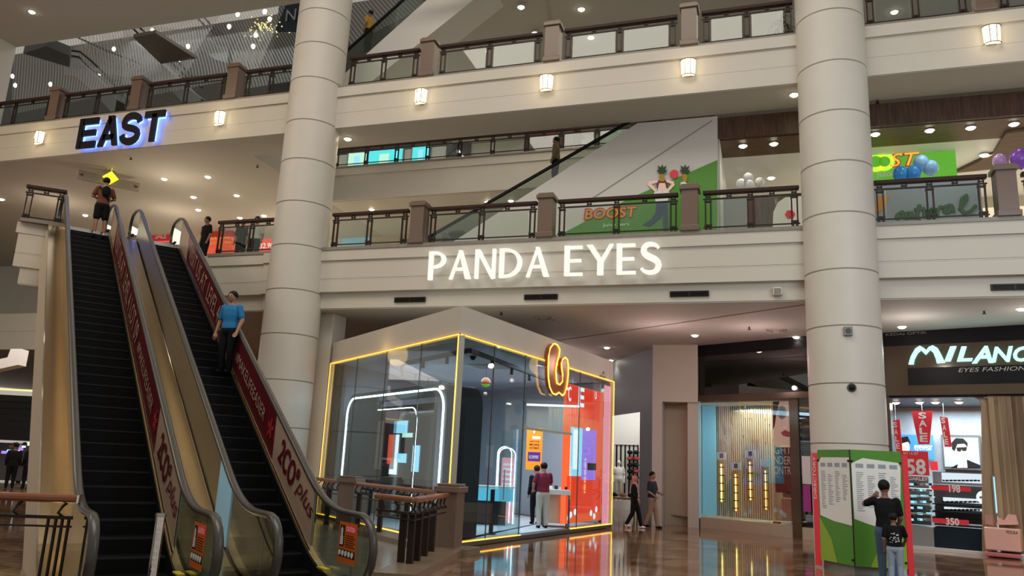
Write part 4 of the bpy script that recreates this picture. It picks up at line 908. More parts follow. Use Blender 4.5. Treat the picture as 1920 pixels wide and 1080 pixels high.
# ================================================================ KIOSK
KA, KB_, KC = Vector((-7.72, -4.28, 0)), Vector((-13.58, .56, 0)), Vector((-6.15, 4.38, 0))
KD = KB_+(KC-KA)*.8; ZG, ZC = 4.25, 4.86
kv = lambda v: (v.x, v.y)
kiosk = thing('glass_kiosk', 'glass walled shop kiosk with white roof band and amber neon edges', 'kiosk', tuple(KA))
MB().vprism([kv(p) for p in (KA, KC, KC+Vector((-1.6, .6, 0)), KD+Vector((0, 1, 0)), KB_)], ZG+.03, ZC).build('roof_band', M['white'], kiosk)
MB().vprism([kv(p) for p in (KA+Vector((-.05, .2, 0)), KC-Vector((.2, .1, 0)), KC+Vector((-1.6, .5, 0)), KD+Vector((0, .9, 0)), KB_+Vector((.2, 0, 0)))], ZG-.02, ZG+.03).build('soffit', M['kblue'], kiosk)
MB().vprism([kv(p) for p in (KA, KC, KC+Vector((-1.6, .6, 0)), KD+Vector((0, 1, 0)), KB_)], .013, .10).build('base', M['dgrey'], kiosk)
dl = (KB_-KA).normalized(); dr = (KC-KA).normalized(); LL = (KB_-KA).length; LR = (KC-KA).length
nl = dl.cross(UP); nr = UP.cross(dr)   # outward normals
if nl.dot(CAM-KA) < 0: nl = -nl
if nr.dot(CAM-KA) < 0: nr = -nr
def ul(x, y=720): return (onv(x, y, KA, KB_)-KA).dot(dl)
def ur(x, y=720): return (onv(x, y, KA, KC)-KA).dot(dr)
seams = [0]+[ul(x, 690) for x in (786, 722, 668)]+[LL]
for a, b in zip(seams[:-1], seams[1:]): MB().fbox(KA, dl, nl, UP, a+.01, b-.01, -.03, -.015, .12, ZG).build('glass_pane', M['glk'], kiosk)
for a in seams[1:-1]: MB().fbox(KA, dl, nl, UP, a-.009, a+.009, -.032, -.013, .12, ZG).build('glass_seam', M['dgrey'], kiosk)
e0, e1 = ur(978, 900), ur(1070, 900)
for a in (ur(926, 720), e0, ur(1089, 720)): MB().fbox(KA, dr, nr, UP, a-.011, a+.011, -.032, -.013, .12, ZG).build('glass_seam', M['dgrey'], kiosk)
rs_ = [0, ur(926, 720), ur(988, 760), e0]
rs_ = sorted([0, ur(926, 720), e0])
for a, b in zip(rs_[:-1], rs_[1:]): MB().fbox(KA, dr, nr, UP, a+.01, b-.01, -.03, -.015, .12, ZG).build('glass_pane', M['glk'], kiosk)
rs2 = [e1, ur(1089, 720), LR]
for a, b in zip(rs2[:-1], rs2[1:]): MB().fbox(KA, dr, nr, UP, a+.01, b-.01, -.03, -.015, .12, ZG).build('glass_pane', M['glk'], kiosk)
MB().fbox(KA, dr, nr, UP, e0, e1, -.03, -.015, 2.55, ZG).build('glass_pane', M['glk'], kiosk)
dd = thing('x', None, None) if False else None
door = MB().fbox(KA+dr*(e0+.02), (dr*.5-nr*.86).normalized(), (nr*.5+dr*.86).normalized(), UP, 0, 1.0, 0, .015, .12, 2.5).build('glass_door', M['glk'], kiosk)
MB().cyl(KA+dr*(e0+.35)-nr*.65+UP*.85, KA+dr*(e0+.35)-nr*.65+UP*1.55, .018).build('door_handle', M['chrome'], door)
MB().fbox(KA, dr, nr, UP, e0, e1, -.03, .0, 2.50, 2.56).build('transom_bar', M['steel2'], kiosk)
# corner posts
MB().fbox(KA, dl, nl, UP, 0, .10, -.12, 0, .1, ZG).build('corner_post', M['steel2'], kiosk)
MB().fbox(KA+dr*(LR-.06), dr, nr, UP, 0, .06, -.06, 0, .1, ZG).build('corner_post', M['white2'], kiosk)
MB().fbox(KA+dl*(LL-.06), dl, nl, UP, 0, .06, -.06, 0, .1, ZG).build('corner_post', M['white2'], kiosk)
# neon
def neon(p, q, r=.011): return MB().tube([p, q], r, 8).build('neon_tube', M['neony'], kiosk, smooth=True)
o1, o2 = nl*.03, nr*.03
neon(KA+o1+UP*(ZG-.0), KA+dl*LL+o1+UP*ZG); neon(KA+o2+UP*ZG, KA+dr*LR+o2+UP*ZG); neon(KA+o1+UP*.12, KA+o1+UP*ZG, .013)
neon(KA+dl*(LL-.0)+o1+UP*.12, KA+dl*LL+o1+UP*ZG); neon(KA+dr*LR+o2+UP*.12, KA+dr*LR+o2+UP*ZG); neon(KA+o1+UP*.12, KA+dl*LL+o1+UP*.12); neon(KA+o2+UP*.12, KA+dr*e0+o2+UP*.12); neon(KA+dr*e1+o2+UP*.12, KA+dr*LR+o2+UP*.12)
for q in ((KA+KB_)/2, (KA+KC)/2): lamp('POINT', q+(nl if q == (KA+KB_)/2 else nr)*.25+UP*(ZG-.05), 4, (1, .6, .2), .3, name='neon_lamp')
# arch portal behind the left wall
ap = thing('arch_portal', 'dark rounded portal frame edged with white neon inside the kiosk', 'arch', tuple(KA-nl*.35+dl*.9))
def rrect(u0, u1, z0, z1, r, n=8):
    pts = [(u0, z0)]
    for i in range(n+1): a = math.radians(180-90*i/n); pts.append((u0+r+r*math.cos(a), z1-r+r*math.sin(a)))
    for i in range(n+1): a = math.radians(90-90*i/n); pts.append((u1-r+r*math.cos(a), z1-r+r*math.sin(a)))
    pts.append((u1, z0)); return pts
def plane_u(x, y, off): o = KA-nl*off; v = onp(x, y, o, nl); return (v-o).dot(dl), v.z
uL, zt_ = plane_u(652, 780, .35); uR, _ = plane_u(832, 780, .35); zA = plane_u(700, 742, .35)[1]; zB = plane_u(815, 731, .35)[1]; zt = (zA+zB)/2
base_ = KA-nl*.35
pp = rrect(uR, uL, .1, zt, .45)
MB().tube([base_+dl*u_+UP*z_+nl*.02 for u_, z_ in pp], .025, 8).build('neon_edge', M['neonw'], ap, smooth=True)
out = rrect(uR-.12, uL+.12, .1, zt+.12, .5); inn = rrect(uR+.02, uL-.02, .1, zt-.02, .43)
mb = MB(); n_ = len(pp); A_ = [base_+dl*u_+UP*z_ for u_, z_ in out]; B_ = [base_+dl*u_+UP*z_ for u_, z_ in inn]; dp = -nl*.9
for i in range(n_-1):
    mb.add([A_[i], A_[i+1], B_[i+1], B_[i], A_[i]+dp, A_[i+1]+dp, B_[i+1]+dp, B_[i]+dp], [(0, 1, 2, 3), (4, 7, 6, 5), (0, 4, 5, 1), (3, 2, 6, 7)])
mb.build('frame', M['navy'], ap, smooth='auto')
b2 = KA-nl*1.2; u2, u3 = plane_u(690, 780, 1.2)[0], plane_u(782, 780, 1.2)[0]; zz = plane_u(720, 768, 1.2)[1]
MB().tube([b2+dl*u_+UP*z_ for u_, z_ in rrect(u3, u2, .1, zz, .35)], .014, 8).build('neon_edge', M['neonw'], ap, smooth=True)
# kiosk interior walls and fittings
MB().vprism([kv(KB_+Vector((.3, .2, 0))), kv(KB_+Vector((.4, .2, 0))), kv(KD+Vector((.5, .5, 0))), kv(KD+Vector((.4, .5, 0)))], .1, ZG-.02).build('inner_wall', M['bluegrey'], kiosk)
mb = MB(); wq = KD+Vector((.5, .5, 0)); wr = KC+Vector((-.45, .3, 0)); mb.vprism([kv(wq), kv(wq+Vector((0, .1, 0))), kv(wr+Vector((0, .1, 0))), kv(wr)], .1, ZG-.02); mb.build('inner_wall', M['kblue'], kiosk)

MB().vprism([kv(KA-nl*.25+dl*.2), kv(KB_-nl*.25-dl*.2), kv(KD), kv(KC+Vector((-1.7, .3, 0))), kv(KC-nr*.2-dr*.2), kv(KA-nr*.25+dr*.2)][::-1], .10, .112).build('floor_covering', M['kblue'], kiosk)
t = thing('product_display', 'tall tinted display panel with lit product columns seen through the portal', 'display', tuple(KA-nl*1.7+dl*2.6))
b3 = KA-nl*1.7; ua, ub = plane_u(812, 800, 1.7)[0], plane_u(668, 800, 1.7)[0]
MB().fbox(b3, dl, nl, UP, ua, ub, -.1, 0, .1, 3.15).build('backing', M['mirror'], t)
for x0, x1, y0, y1, mm in ((703, 716, 790, 880, 'cream'), (722, 738, 770, 880, 'burg'), (740, 762, 790, 812, 'ledc'), (735, 742, 815, 890, 'ledw'), (730, 735, 815, 870, 'ledor'), (775, 783, 835, 885, 'ledc'), (745, 760, 850, 868, 'ledc'), (755, 772, 812, 820, 'screend')):
    a = onp(x0, y0, b3+nl*.02, nl); b = onp(x1, y1, b3+nl*.02, nl); u_, v_ = (a-b3).dot(dl), (b-b3).dot(dl)
    MB().fbox(b3, dl, nl, UP, min(u_, v_), max(u_, v_), 0, .03, min(a.z, b.z), max(a.z, b.z)).build('product_panel', M[mm], t)
# track lights
tl = thing('track_lighting', 'black rectangular ceiling track with small spot heads inside the kiosk', 'track light', tuple(KA+UP*4.0-nl))
q = [KA-nl*.9-nr*.9+Vector((.0, 0, 0)), None]
c0 = onz(881, 657, 3.98); c1_ = onz(735, 686, 3.98); c2_ = onz(1022, 710, 3.98); c3_ = onz(1035, 726, 3.98)+Vector((-.1, .2, 0)); c3_ = c1_+(c2_-c0)*.75
for a, b in ((c0, c1_), (c0, c2_), (c1_, c3_)): MB().beam(a, b, .08, .09).build('track', M['black2'], tl)
for a, b, ks in ((c0, c1_, (.25, .55, .85)), (c0, c2_, (.25, .5, .75)), (c1_, c3_, (.15, .35, .55, .75, .92))):
    for k in ks:
        p = a.lerp(b, k); h_ = MB().cyl(p-UP*.03, p-UP*.20, .04, 12).build('spot_head', M['black2'], tl, smooth='auto')
# pendant globe, ceiling speaker
p = onz(911, 717, 3.75); t = thing('hanging_globe', 'orange and green globe ornament hanging by the kiosk glass', 'ornament', tuple(p))
mb = MB(); mb.ball(p, .13); gl_ = mb.build('globe', [M['gold'], M['sgreen']], t, smooth=True)
for f_ in gl_.data.polygons:
    if f_.center.z < p.z-.03: f_.material_index = 1
MB().cyl(p, (p.x, p.y, ZG), .005, 6).build('cord', M['black'], t); MB().ball(p-UP*.3, .05).build('small_globe', M['cream'], t, smooth=True)
p = onz(887, 668, ZG-.03); t = thing('dome_camera', 'small black dome camera on the kiosk ceiling', 'camera', tuple(p)); MB().ball(p-UP*.03, .07, nu=14).build('lens_dome', M['black'], t, smooth=True); MB().cyl(p, p-UP*.02, .09).build('mount', M['dgrey'], t)
p = onz(920, 687, ZG-.02); t = thing('ceiling_diffuser', 'square air diffuser in the kiosk ceiling', 'vent', tuple(p)); mb = MB()
for k in range(4): mb.vprism([(p.x+(.5-.1*k)*a, p.y+(.5-.1*k)*b) for a, b in ((-1, -1), (1, -1), (1, 1), (-1, 1))], ZG-.03-.01*k, ZG-.025-.01*k)
mb.build('louvres', M['grey'], t)
# curved logo sign on the roof band
t = thing('logo_sign', 'curled orange logo sign outlined in glowing neon above the kiosk entrance', 'sign', (0, 0, 0)); 
pc = KA+nr*.12
def on_r(x, y, off=.12): return onp(x, y, KA+nr*off, nr)
W0 = on_r(1045, 695); t.location = W0
S2 = 4.91
cpx = [(865, 25), (838, 60), (822, 140), (818, 240), (820, 340), (832, 420), (858, 478), (890, 492), (918, 470), (930, 482), (950, 500), (970, 480), (992, 400), (1003, 300), (1003, 220), (996, 170), (975, 148), (952, 165), (940, 200), (942, 250), (952, 310), (950, 370), (925, 400), (900, 385), (893, 340), (890, 270), (895, 210), (918, 130), (925, 75), (905, 35), (880, 22)]
cp = [on_r(860+x/S2, 640+y/S2) for x, y in cpx]
o_ = KA+nr*.12; c2d = [((p-o_).dot(dr), p.z) for p in cp]
if (dr.cross(UP)).dot(nr) < 0: MB().prism([(-a, b) for a, b in c2d], o_, -dr, UP, .08).build('logo_body', M['gold'], t)
else: MB().prism(c2d, o_, dr, UP, .08).build('logo_body', M['gold'], t)
MB().tube([p+nr*.02 for p in cp], .018, 6, closed=True).build('neon_outline', M['neony'], t, smooth=True)
mb = MB()
for k, tx in enumerate(('H2', 'U4 CORNER', 'MAXCOMM TECH')):
    a = on_r(1118+(2-k)*6, 694+(k)*6+8, .01); put_text(mb, tx, a, dr if (dr.cross(UP)).dot(nr) > 0 else -dr, UP, .12+.35*k, .09, .004, .02)
mb.build('small_lettering', M['dgrey'], kiosk)
# big LED screen
off = -.35
def on_s(x, y, o=off): return onp(x, y, KA+nr*o, nr)
rt = dr if (dr.cross(UP)).dot(nr) > 0 else -dr
t = thing('led_screen', 'tall glowing red and orange advertising screen behind the kiosk glass', 'screen', tuple(on_s(1095, 980)))
def spanel(x0, y0, x1, y1, mm, l, par, nm):
    a, b = on_s(x0, y0), on_s(x1, y1); bs = KA+nr*off; u_, v_ = sorted([(a-bs).dot(rt), (b-bs).dot(rt)])
    return MB().fbox(bs, rt, UP, nr, u_, v_, min(a.z, b.z), max(a.z, b.z), -.06 if l == 0 else 0, l).build(nm, M[mm], par)
fr = spanel(1062, 718, 1127, 975, 'ledor', 0, t, 'screen_face')
spanel(1063, 720, 1124, 790, 'ledred', .004, t, 'screen_top_image'); spanel(1063, 892, 1124, 960, 'ledred', .004, t, 'screen_lower_image')
spanel(1063, 800, 1068, 892, 'ledor', .004, t, 'edge_image'); spanel(1070, 800, 1094, 893, 'ledc', .006, t, 'phone_image'); spanel(1092, 803, 1116, 900, 'ledp', .008, t, 'phone_image'); spanel(1075, 805, 1083, 880, 'ledw', .012, t, 'highlight_image')
spanel(1101, 868, 1117, 882, 'cnavy', .012, t, 'caption_box')
for x, y in ((1070, 965), (1078, 960), (1108, 962), (1118, 955), (1114, 968), (1066, 972)):
    a = on_s(x, y, off+.008); MB().cyl(a, a+nr*.004, .09, 8).build('flower_image', M['ledw'], t)
mb = MB(); bs = KA+nr*(off+.01); a = on_s(1084, 762, off+.01); put_text(mb, 'E', a, rt, UP, .42, .55, .004, .03); a = on_s(1065, 752, off+.01); put_text(mb, 'C', a, rt, UP, .2, .42, .004, .02); a = on_s(1115, 748, off+.01); put_text(mb, 'U', a, rt, UP, .14, .22, .004, .02); mb.build('lettering', M['ledw'], t)
spn = spanel(1133, 722, 1139, 985, 'neonp', .02, kiosk, 'pink_light_column')
# orange poster
t = thing('poster_stand', 'orange poster with a purple band hanging inside the kiosk doorway', 'poster', (0, 0, 0)); c = onz(1001, 975, .1); ns = (CAM-c); ns.z = 0; ns.normalize(); px_ = UP.cross(ns); t.location = c
def po(x, y): return onp(x, y, c, ns)
a, b = po(985, 880), po(1018, 803); wd = (b-a).dot(px_); hp_ = b.z-a.z
MB().fbox(a, px_, UP, ns, 0, wd, 0, hp_, -.02, 0).build('board', M['orange'], t); MB().fbox(a, px_, UP, ns, wd*.12, wd*.9, hp_*.2, hp_*.42, 0, .004).build('purple_band', M['purp'], t)
mb = MB(); mb.fbox(a, px_, UP, ns, wd*.35, wd*.88, hp_*.73, hp_*.80, 0, .004); put_text(mb, 'NO COMMITMENT', a+px_*wd*.2+UP*hp_*.26, px_, UP, wd*.6, hp_*.08, .007); mb.ball(a+px_*wd*.45+UP*hp_*.9+ns*.0, .04, .01, .05); mb.build('white_lettering', M['wht'], t)
mb = MB(); [put_text(mb, s_, a+px_*wd*(.2)+UP*hp_*z_, px_, UP, wd*.62, hp_*.05, .005, .02) for s_, z_ in (('JUST FOR', .64), ('MORE', .57), ('EXCITEMENT', .49))]; mb.build('black_lettering', M['black'], t)
# counters
def block(name, label, cat, x, y, w_, d_, h_, face, parts, z=.1):
    c = onz(x, y, z); tt = thing(name, label, cat, tuple(c)); th = math.radians(face); ux = Vector((math.cos(th), math.sin(th), 0)); uy = Vector((-math.sin(th), math.cos(th), 0))
    for nm, mm, (a0, a1, b0, b1, c0, c1) in parts: MB().fbox(c, ux, uy, UP, a0*w_, a1*w_, b0*d_, b1*d_, c0*h_, c1*h_).build(nm, M[mm], tt, bevel=.01)
    return tt, c, ux, uy
block('service_counter', 'counter with glowing pale blue front inside the kiosk', 'counter', 906, 985, 1.5, .6, 1.0, 20, [('counter_top', 'whiteg', (-.52, .52, -.02, 1, .96, 1)), ('lit_front', 'lbox', (-.5, .5, 0, .3, .62, .95)), ('cabinet', 'navy', (-.38, .38, .1, .9, 0, .62))])
dt, c, ux, uy = block('display_table', 'white topped display table with dark open legs at the kiosk doorway', 'table', 1042, 990, .72, .6, .98, 20, [('table_top', 'whiteg', (-.5, .5, 0, 1, .86, 1))]+[('leg', 'dgrey', (a, a+.07, b, b+.1, 0, .86)) for a in (-.5, .43) for b in (0, .9)]+[('lower_bar', 'dgrey', (-.5, .5, 0, .1, 0, .06)), ('side_panel', 'cladc', (-.42, .42, .5, .55, .1, .86))])
for i in range(5):
    o = MB().fbox(c+UP*.985, ux, uy, UP, -.3+.13*i, -.22+.13*i, .2+.05*(i % 2), .34+.05*(i % 2), 0, .05+.02*(i % 3)).build('display_phone', M['wht' if i % 2 else 'cnavy'], None, bevel=.005); tag(o, 'small demo device on the doorway display table, %s of five' % nth(i, 5), 'device', 'demo devices on the display table')
t = thing('lit_arch_stand', 'nested pink lit arch display stand inside the kiosk', 'display', tuple(onz(945, 985, .1))); cc = onz(945, 985, .1); ns = (CAM-cc); ns.z = 0; ns.normalize(); px_ = UP.cross(ns)
for k in range(3):
    pts = [cc+px_*(u_-.05*k)+UP*z_-ns*.1*k for u_, z_ in rrect(-.22+.03*k, .22, .05, 2.0+.02*k, .2)]; MB().tube(pts, .012, 6).build('neon_loop', M['neonp' if k == 1 else 'neonw'], t, smooth=True)
mb = MB(); mb.fbox(cc, px_, UP, ns, -.14, .22, .1, 1.75, -.35, -.3); mb.build('pink_board', M['neonp'], t)
mb = MB()
for k in range(9): mb.fbox(cc, px_, UP, ns, -.1, .18, .5+.13*k, .56+.13*k, -.3, -.28)
mb.build('white_lettering', M['wht'], t)
p = onz(920, 1003, .1); t = thing('queue_post', 'dark slim post standing inside the kiosk glass', 'post', tuple(p)); MB().cyl(p, p+UP*1.0, .05, 16).build('pole', M['black2'], t, smooth='auto'); MB().cyl(p, p+UP*.03, .12, 20).build('foot', M['black2'], t)
# ================================================================ SHOPFRONTS
class Pl:
    """a vertical wall plane seen in the photo; off < 0 lies behind it"""
    def __init__(s, A, B):
        s.o = Vector((A[0], A[1], 0)); s.r = (Vector((B[0], B[1], 0))-s.o).normalized(); s.n = s.r.cross(UP)
        if s.n.dot(CAM-s.o) < 0: s.n = -s.n
        s.r = UP.cross(s.n)
    def pt(s, x, y, off=0): return onp(x, y, s.o+s.n*off, s.n)
    def uz(s, x, y, off=0): p = s.pt(x, y, off); return (p-s.o).dot(s.r), p.z
    def P(s, u, z, off=0): return s.o+s.r*u+UP*z+s.n*off
    def box(s, u0, u1, z0, z1, off, th, mb=None):
        mb = mb or MB(); return mb.fbox(s.o, s.r, UP, s.n, min(u0, u1), max(u0, u1), min(z0, z1), max(z0, z1), off-th, off)
    def rect(s, x0, y0, x1, y1, off, th, mb=None):
        a, b = s.uz(x0, y0, off), s.uz(x1, y1, off); return s.box(a[0], b[0], a[1], b[1], off, th, mb)
    def poly(s, px, off, th, mb=None):
        mb = mb or MB(); return mb.prism([s.uz(x, y, off) for x, y in px], s.P(0, 0, off), s.r, UP, th)
    def text(s, txt, x0, y0, x1, y1, off, mb=None, bold=.0, shear=0, lift=.006):
        mb = mb or MB(); a, b = s.uz(x0, y1, off), s.uz(x1, y0, off); return put_text(mb, txt, s.P(a[0], a[1], off), s.r, UP, b[0]-a[0], b[1]-a[1], lift, bold, shear)
def spotlights(pts, nm, fmt, grp, z=None):
    for i, p in enumerate(pts): copy_tree(dl0, (p.x, p.y, p.z if z is None else z), fmt % nth(i, len(pts)), grp)
# --- corridor portal and the shop at its end
mb = MB(); mb.box(-5.32, 6.9, 3.9, -3.86, 8.1, 5.77); mb.box(-5.32, 6.9, 0, -5.0, 8.1, 3.9); mb.box(-4.20, 7.02, 0, -3.86, 8.1, 3.9); struct('wall_portal', mb, M['white'])
mb = MB(); mb.box(-5.0, 7.7, 0, -4.2, 7.9, 3.9); struct('door_1', mb, M['cladc'])
cw = Pl((-5.34, 7.5), (-7.9, 11.9)); uR_ = cw.uz(1199, 870)[0]; zt_ = cw.uz(1190, 772)[1]
cw.uEnd = cw.uz(1040, 870)[0]
mb = MB(); cw.box(uR_, cw.uz(1232, 870)[0]+.1, 0, 5.77, 0, .2, mb); cw.box(cw.uEnd-2, uR_, zt_, 5.77, 0, .2, mb); struct('wall_corridor', mb, M['bluegrey'])
cin = Pl((-14, 15.5), (-4, 15.5))
mb = MB(); cin.box(-2, 10, 0, 5.4, 0, .2, mb); struct('wall_shop_back', mb, M['wht'])
mb = MB(); mb.vprism([tuple(q.to_2d()) for q in (cw.P(.2, 0, -.2), cw.P(-9, 0, -.2), Vector((-16, 15.6, 0)), Vector((-4, 15.6, 0)))][::-1], 4.9, 5.0); struct('ceiling_shop', mb, M['wht'])
mb = MB(); mb.vprism([tuple(q.to_2d()) for q in (cw.P(.1, 0, -.2), cw.P(.2, 0, -.2), Vector((-4.4, 15.5, 0)), Vector((-4.5, 15.5, 0)))], 0, 5); struct('wall_shop_side', mb, M['wht'])
t = thing('display_rack', 'black wall rack of caps at the back of the shop past the kiosk', 'rack', tuple(cin.pt(1180, 950)*Vector((1, 1, 0))) if False else (0, 0, 0)); q = cin.pt(1180, 890); t.location = (q.x, q.y, 0)
mb = MB()
for x in (1155, 1163, 1171, 1179, 1187, 1195): cin.rect(x, 834, x+1.2, 930, .05, .04, mb)
cin.rect(1153, 833, 1197, 835, .06, .05, mb); mb.build('rack_frame', M['black2'], t)
cap = None; k = 0
for r_ in range(5):
    for c_ in range(2):
        x, y = 1181+c_*12, 848+r_*12; q = cin.pt(x, y, .2)
        lb = '%s cap in row %s of the wall rack in the shop past the kiosk' % (('red', 'black')[0 if (r_, c_) in ((1, 0), (1, 1), (3, 1)) else 1], ('one', 'two', 'three', 'four', 'five')[r_])
        o = MB().ball(q, .13, .13, .09).ball(q+cin.n*.10-UP*.02, .10, .10, .02).build('cap', M['redp' if 'red' in lb else 'black2'], smooth=True); tag(o, lb+(', left' if c_ == 0 else ', right'), 'cap', 'caps on the shop wall rack')
q = cin.pt(1160, 900, .6); mq = person('white shop mannequin in pale clothes beside the cap rack', 1.7, (q.x, q.y, .35), facing(q.x, q.y, 180), 'wht', 'wht', 'cgrey', 'wht', hair=None, cat='mannequin', fingers=False, vox=.018); mq.name = 'shop_mannequin'
q = onz(1168, 968); t = thing('display_table', 'low shop table stacked with shoes and bags past the kiosk', 'table', (q.x, q.y, 0)); mb = MB(); mb.box(q.x-.9, q.y-.3, .60, q.x+.5, q.y+.5, .68); tt_ = mb.build('table_top', M['oak'], t)
for a, b in ((-.85, -.25), (.42, -.25), (-.85, .42), (.42, .42)): MB().box(q.x+a, q.y+b, 0, q.x+a+.06, q.y+b+.06, .6).build('leg', M['oak'], t)
for i in range(4): o = MB().ball((q.x-.7+.33*i, q.y, .76), .13, .07, .08).ball((q.x-.62+.33*i, q.y, .74), .1, .06, .05).build('shoe', M[('wht', 'black2', 'cpink', 'black2')[i]], smooth=True); tag(o, 'shoe on the low shop table past the kiosk, %s of four' % nth(i, 4), 'shoe', 'shoes on the shop table')
q = onz(1165, 962); person('person in a pale green top sitting by the shop table past the kiosk', 1.6, (q.x-.6, q.y+.4, -.32), facing(q.x, q.y, 120), 'skin', 'cteal', 'cblack', fingers=False, vox=.016, sleeve=1.5,
    pose=dict(knL=(-.07, .25, .50), knR=(.07, .25, .50), anL=(-.07, .27, .26), anR=(.07, .27, .26)))
q = Vector((-7.2, 13.2, 4.8)); lamp('AREA', q, 110, (1, .97, .88), 3.0, sizey=3.0, name='ceiling_lamp')
for x, y, z, p in ((-4.5, 3.2, 4.7, 34), (-8.8, 8.5, 4.9, 34), (-2.0, 3.6, 4.8, 30), (1.8, 2.4, 4.9, 30), (4.5, 1.5, 4.9, 24)): lamp('POINT', (x, y, z), p, (1, .73, .70) if x < 0 else (1, .9, .88), .07, name='downlight_or_fill_lamp')  # added point fills that brighten the ground floor ceiling, not actual fittings
lamp('POINT', (-23.5, -.5, 4.6), 45, (1, .72, .62), .07, name='downlight_or_fill_lamp')  # added pinkish fill for the soffit at far left, no fitting here
for x, y, z, p in ((-22, 2.5, 9.9, 45), (-25, 6, 9.9, 50), (-29, 4, 9.9, 45), (-20.5, 8, 9.9, 40)): lamp('POINT', (x, y, z), p, (1, .82, .62), .07, name='downlight_or_fill_lamp')  # added warm fills that lift the ceiling above the escalators, not actual fittings
# --- eyewear window
ew = Pl((-3.82, 7.08), (-.69, 5.32)); uend = 4.55
wt_ = thing('eyewear_shopfront', 'eyewear shopfront with bronze beam and slatted lit window display', 'shopfront', (-3.82, 7.08, 0))
ew.box(-.0, uend, 0, .32, 0, .35).build('window_sill', M['cladc'], wt_); ew.box(-.05, uend, 3.94, 4.13, .12, .4).build('bronze_beam', M['mirror'], wt_)
ew.box(-.0, uend, 4.13, 5.42, -.02, .05).build('tinted_glass_band', M['dkgl'], wt_); ew.box(-.02, uend, 5.42, 5.77, .02, .3).build('top_band', M['black2'], wt_)
ew.box(-.0, uend, 4.13, 5.5, -.9, .1).build('back_panel', M['mirror'], wt_)
ew.rect(1400, 700, 1455, 735, -.7, .05).build('lit_box', M['cream'], wt_)
for x0, x1 in ((1312, 1398), (1399, 1482)): ew.box(ew.uz(x0, 870)[0], ew.uz(x1, 870)[0], .33, 3.93, -.02, .015).build('glass_pane', M['gl'], wt_)
um = ew.uz(1483, 870)[0]; ew.box(um, um+.28, 0, 3.94, .02, .2).build('bronze_mullion', M['mirror'], wt_)
ew.box(um+.28, uend, .33, 3.93, -.02, .015).build('glass_pane', M['dkgl'], wt_)
ew.box(-1.4, uend, .3, .34, -.05, 1.7).build('display_floor', M['cladc'], wt_); ew.box(-1.4, uend, 3.9, 3.95, -.05, 1.9).build('display_ceiling', M['cladc'], wt_)
ew.box(-1.6, uend, .3, 3.95, -1.75, .1).build('back_wall', M['cladc'], wt_)
mb = MB(); u0_ = ew.uz(1345, 870, -1.4)[0]; u1_ = ew.uz(1450, 870, -1.4)[0]; n_ = 26
for k in range(n_): u = u0_+(u1_-u0_)*k/n_; ew.box(u, u+.045, .34, 3.9, -1.4, .12, mb)
mb.build('slat_screen', M['cladc'], wt_)
mb = MB(); rr = random.Random(8)
for k in range(46): u = u0_+(u1_-u0_)*rr.randrange(n_)/n_+.045; z = rr.uniform(1.6, 3.7); ew.box(u, u+.05, z, z+rr.uniform(.15, .4), -1.38, .03, mb)
mb.build('slat_inserts', M['oak'], wt_)
ew.rect(1316, 758, 1343, 985, -1.2, .05).build('blue_panel', M['poly'], wt_)
MB().vprism([(-3.86, 7.1), (-3.80, 7.1), (-3.95, 9.3), (-4.05, 9.3)], .3, 3.94).build('side_wall', M['poly'], wt_)
for k, (x, y0, y1) in enumerate(((1352, 864, 943), (1379, 883, 960), (1406, 860, 940), (1435, 876, 958))):
    q = ew.pt(x, y1, -.7); tt = thing('display_column', 'lit yellow display column of sunglasses in the eyewear window, %s of four' % nth(k, 4), 'display', (q.x, q.y, .34), group='lit sunglasses columns in the eyewear window')
    ew.rect(x-6, y0, x+6, y1, -.75, .04).build('backboard', M['cyel'], tt); ew.rect(x-1.2, y0+6, x+1.2, y1-2, -.70, .03).build('light_tube', M['screend'] if False else emis('yellow_tube_glow', (1, .88, .35), 2.2), tt)
    for j in range(5): yy = y0+12+j*(y1-y0-16)/4.2; ew.rect(x-4, yy-1.2, x+4.5, yy+1.2, -.62, .05).build('sunglasses', M['black2'], tt)
    ew.rect(x-8, y0-16, x+9, y0-2, -.72, .03).build('picture_card', M['poly' if k in (1, 3) else 'wht'], tt); ew.rect(x-3, y0-14, x+4, y0-5, -.715, .02).build('picture_motif', M['dgrey' if k != 3 else 'wht'], tt)
t = thing('portrait_poster', 'tall poster of a woman wearing round teal sunglasses in the eyewear window', 'poster', tuple(ew.pt(1465, 840, -.3))); a = ew.rect(1449, 750, 1484, 836, -.30, .03).build('poster_print', M['face'], t)
ew.poly([(1449, 750), (1462, 750), (1456, 775), (1452, 800), (1449, 805)], -.295, .004).build('hair_print', M['hair'], t)
mb = MB(); mb.prism([tuple(Vector(ew.uz(1466, 773, -.29))+Vector((.15*math.cos(a_), .21*math.sin(a_)))) for a_ in [k*.393 for k in range(16)]], ew.P(0, 0, -.29), ew.r, UP, .004); mb.build('lens_print', M['bluegrey'], t); 
mb = MB(); mb.prism([tuple(Vector(ew.uz(1466, 773, -.285))+Vector((.10*math.cos(a_), .15*math.sin(a_)))) for a_ in [k*.393 for k in range(16)]], ew.P(0, 0, -.285), ew.r, UP, .004); mb.build('lens_print', mat('teal_print', (.06, .22, .22), .3), t)
ew.poly([(1464, 811), (1472, 806), (1482, 811), (1480, 820), (1468, 817)], -.29, .004).build('lip_print', M['lips'], t)
t = thing('window_lettering', 'thin white outlined words on the dark panel under the sunglasses poster', 'lettering', tuple(ew.pt(1465, 870, -.3)))
ew.rect(1452, 838, 1484, 925, -.34, .02).build('dark_panel', M['navy'], t)
mb = MB()
for i, s_ in enumerate(('GHT', 'NDER', 'ONTR')): ew.text(s_, 1452, 837+i*19, 1483, 851+i*19, -.33, mb)
mb.build('lettering', M['wht'], t)
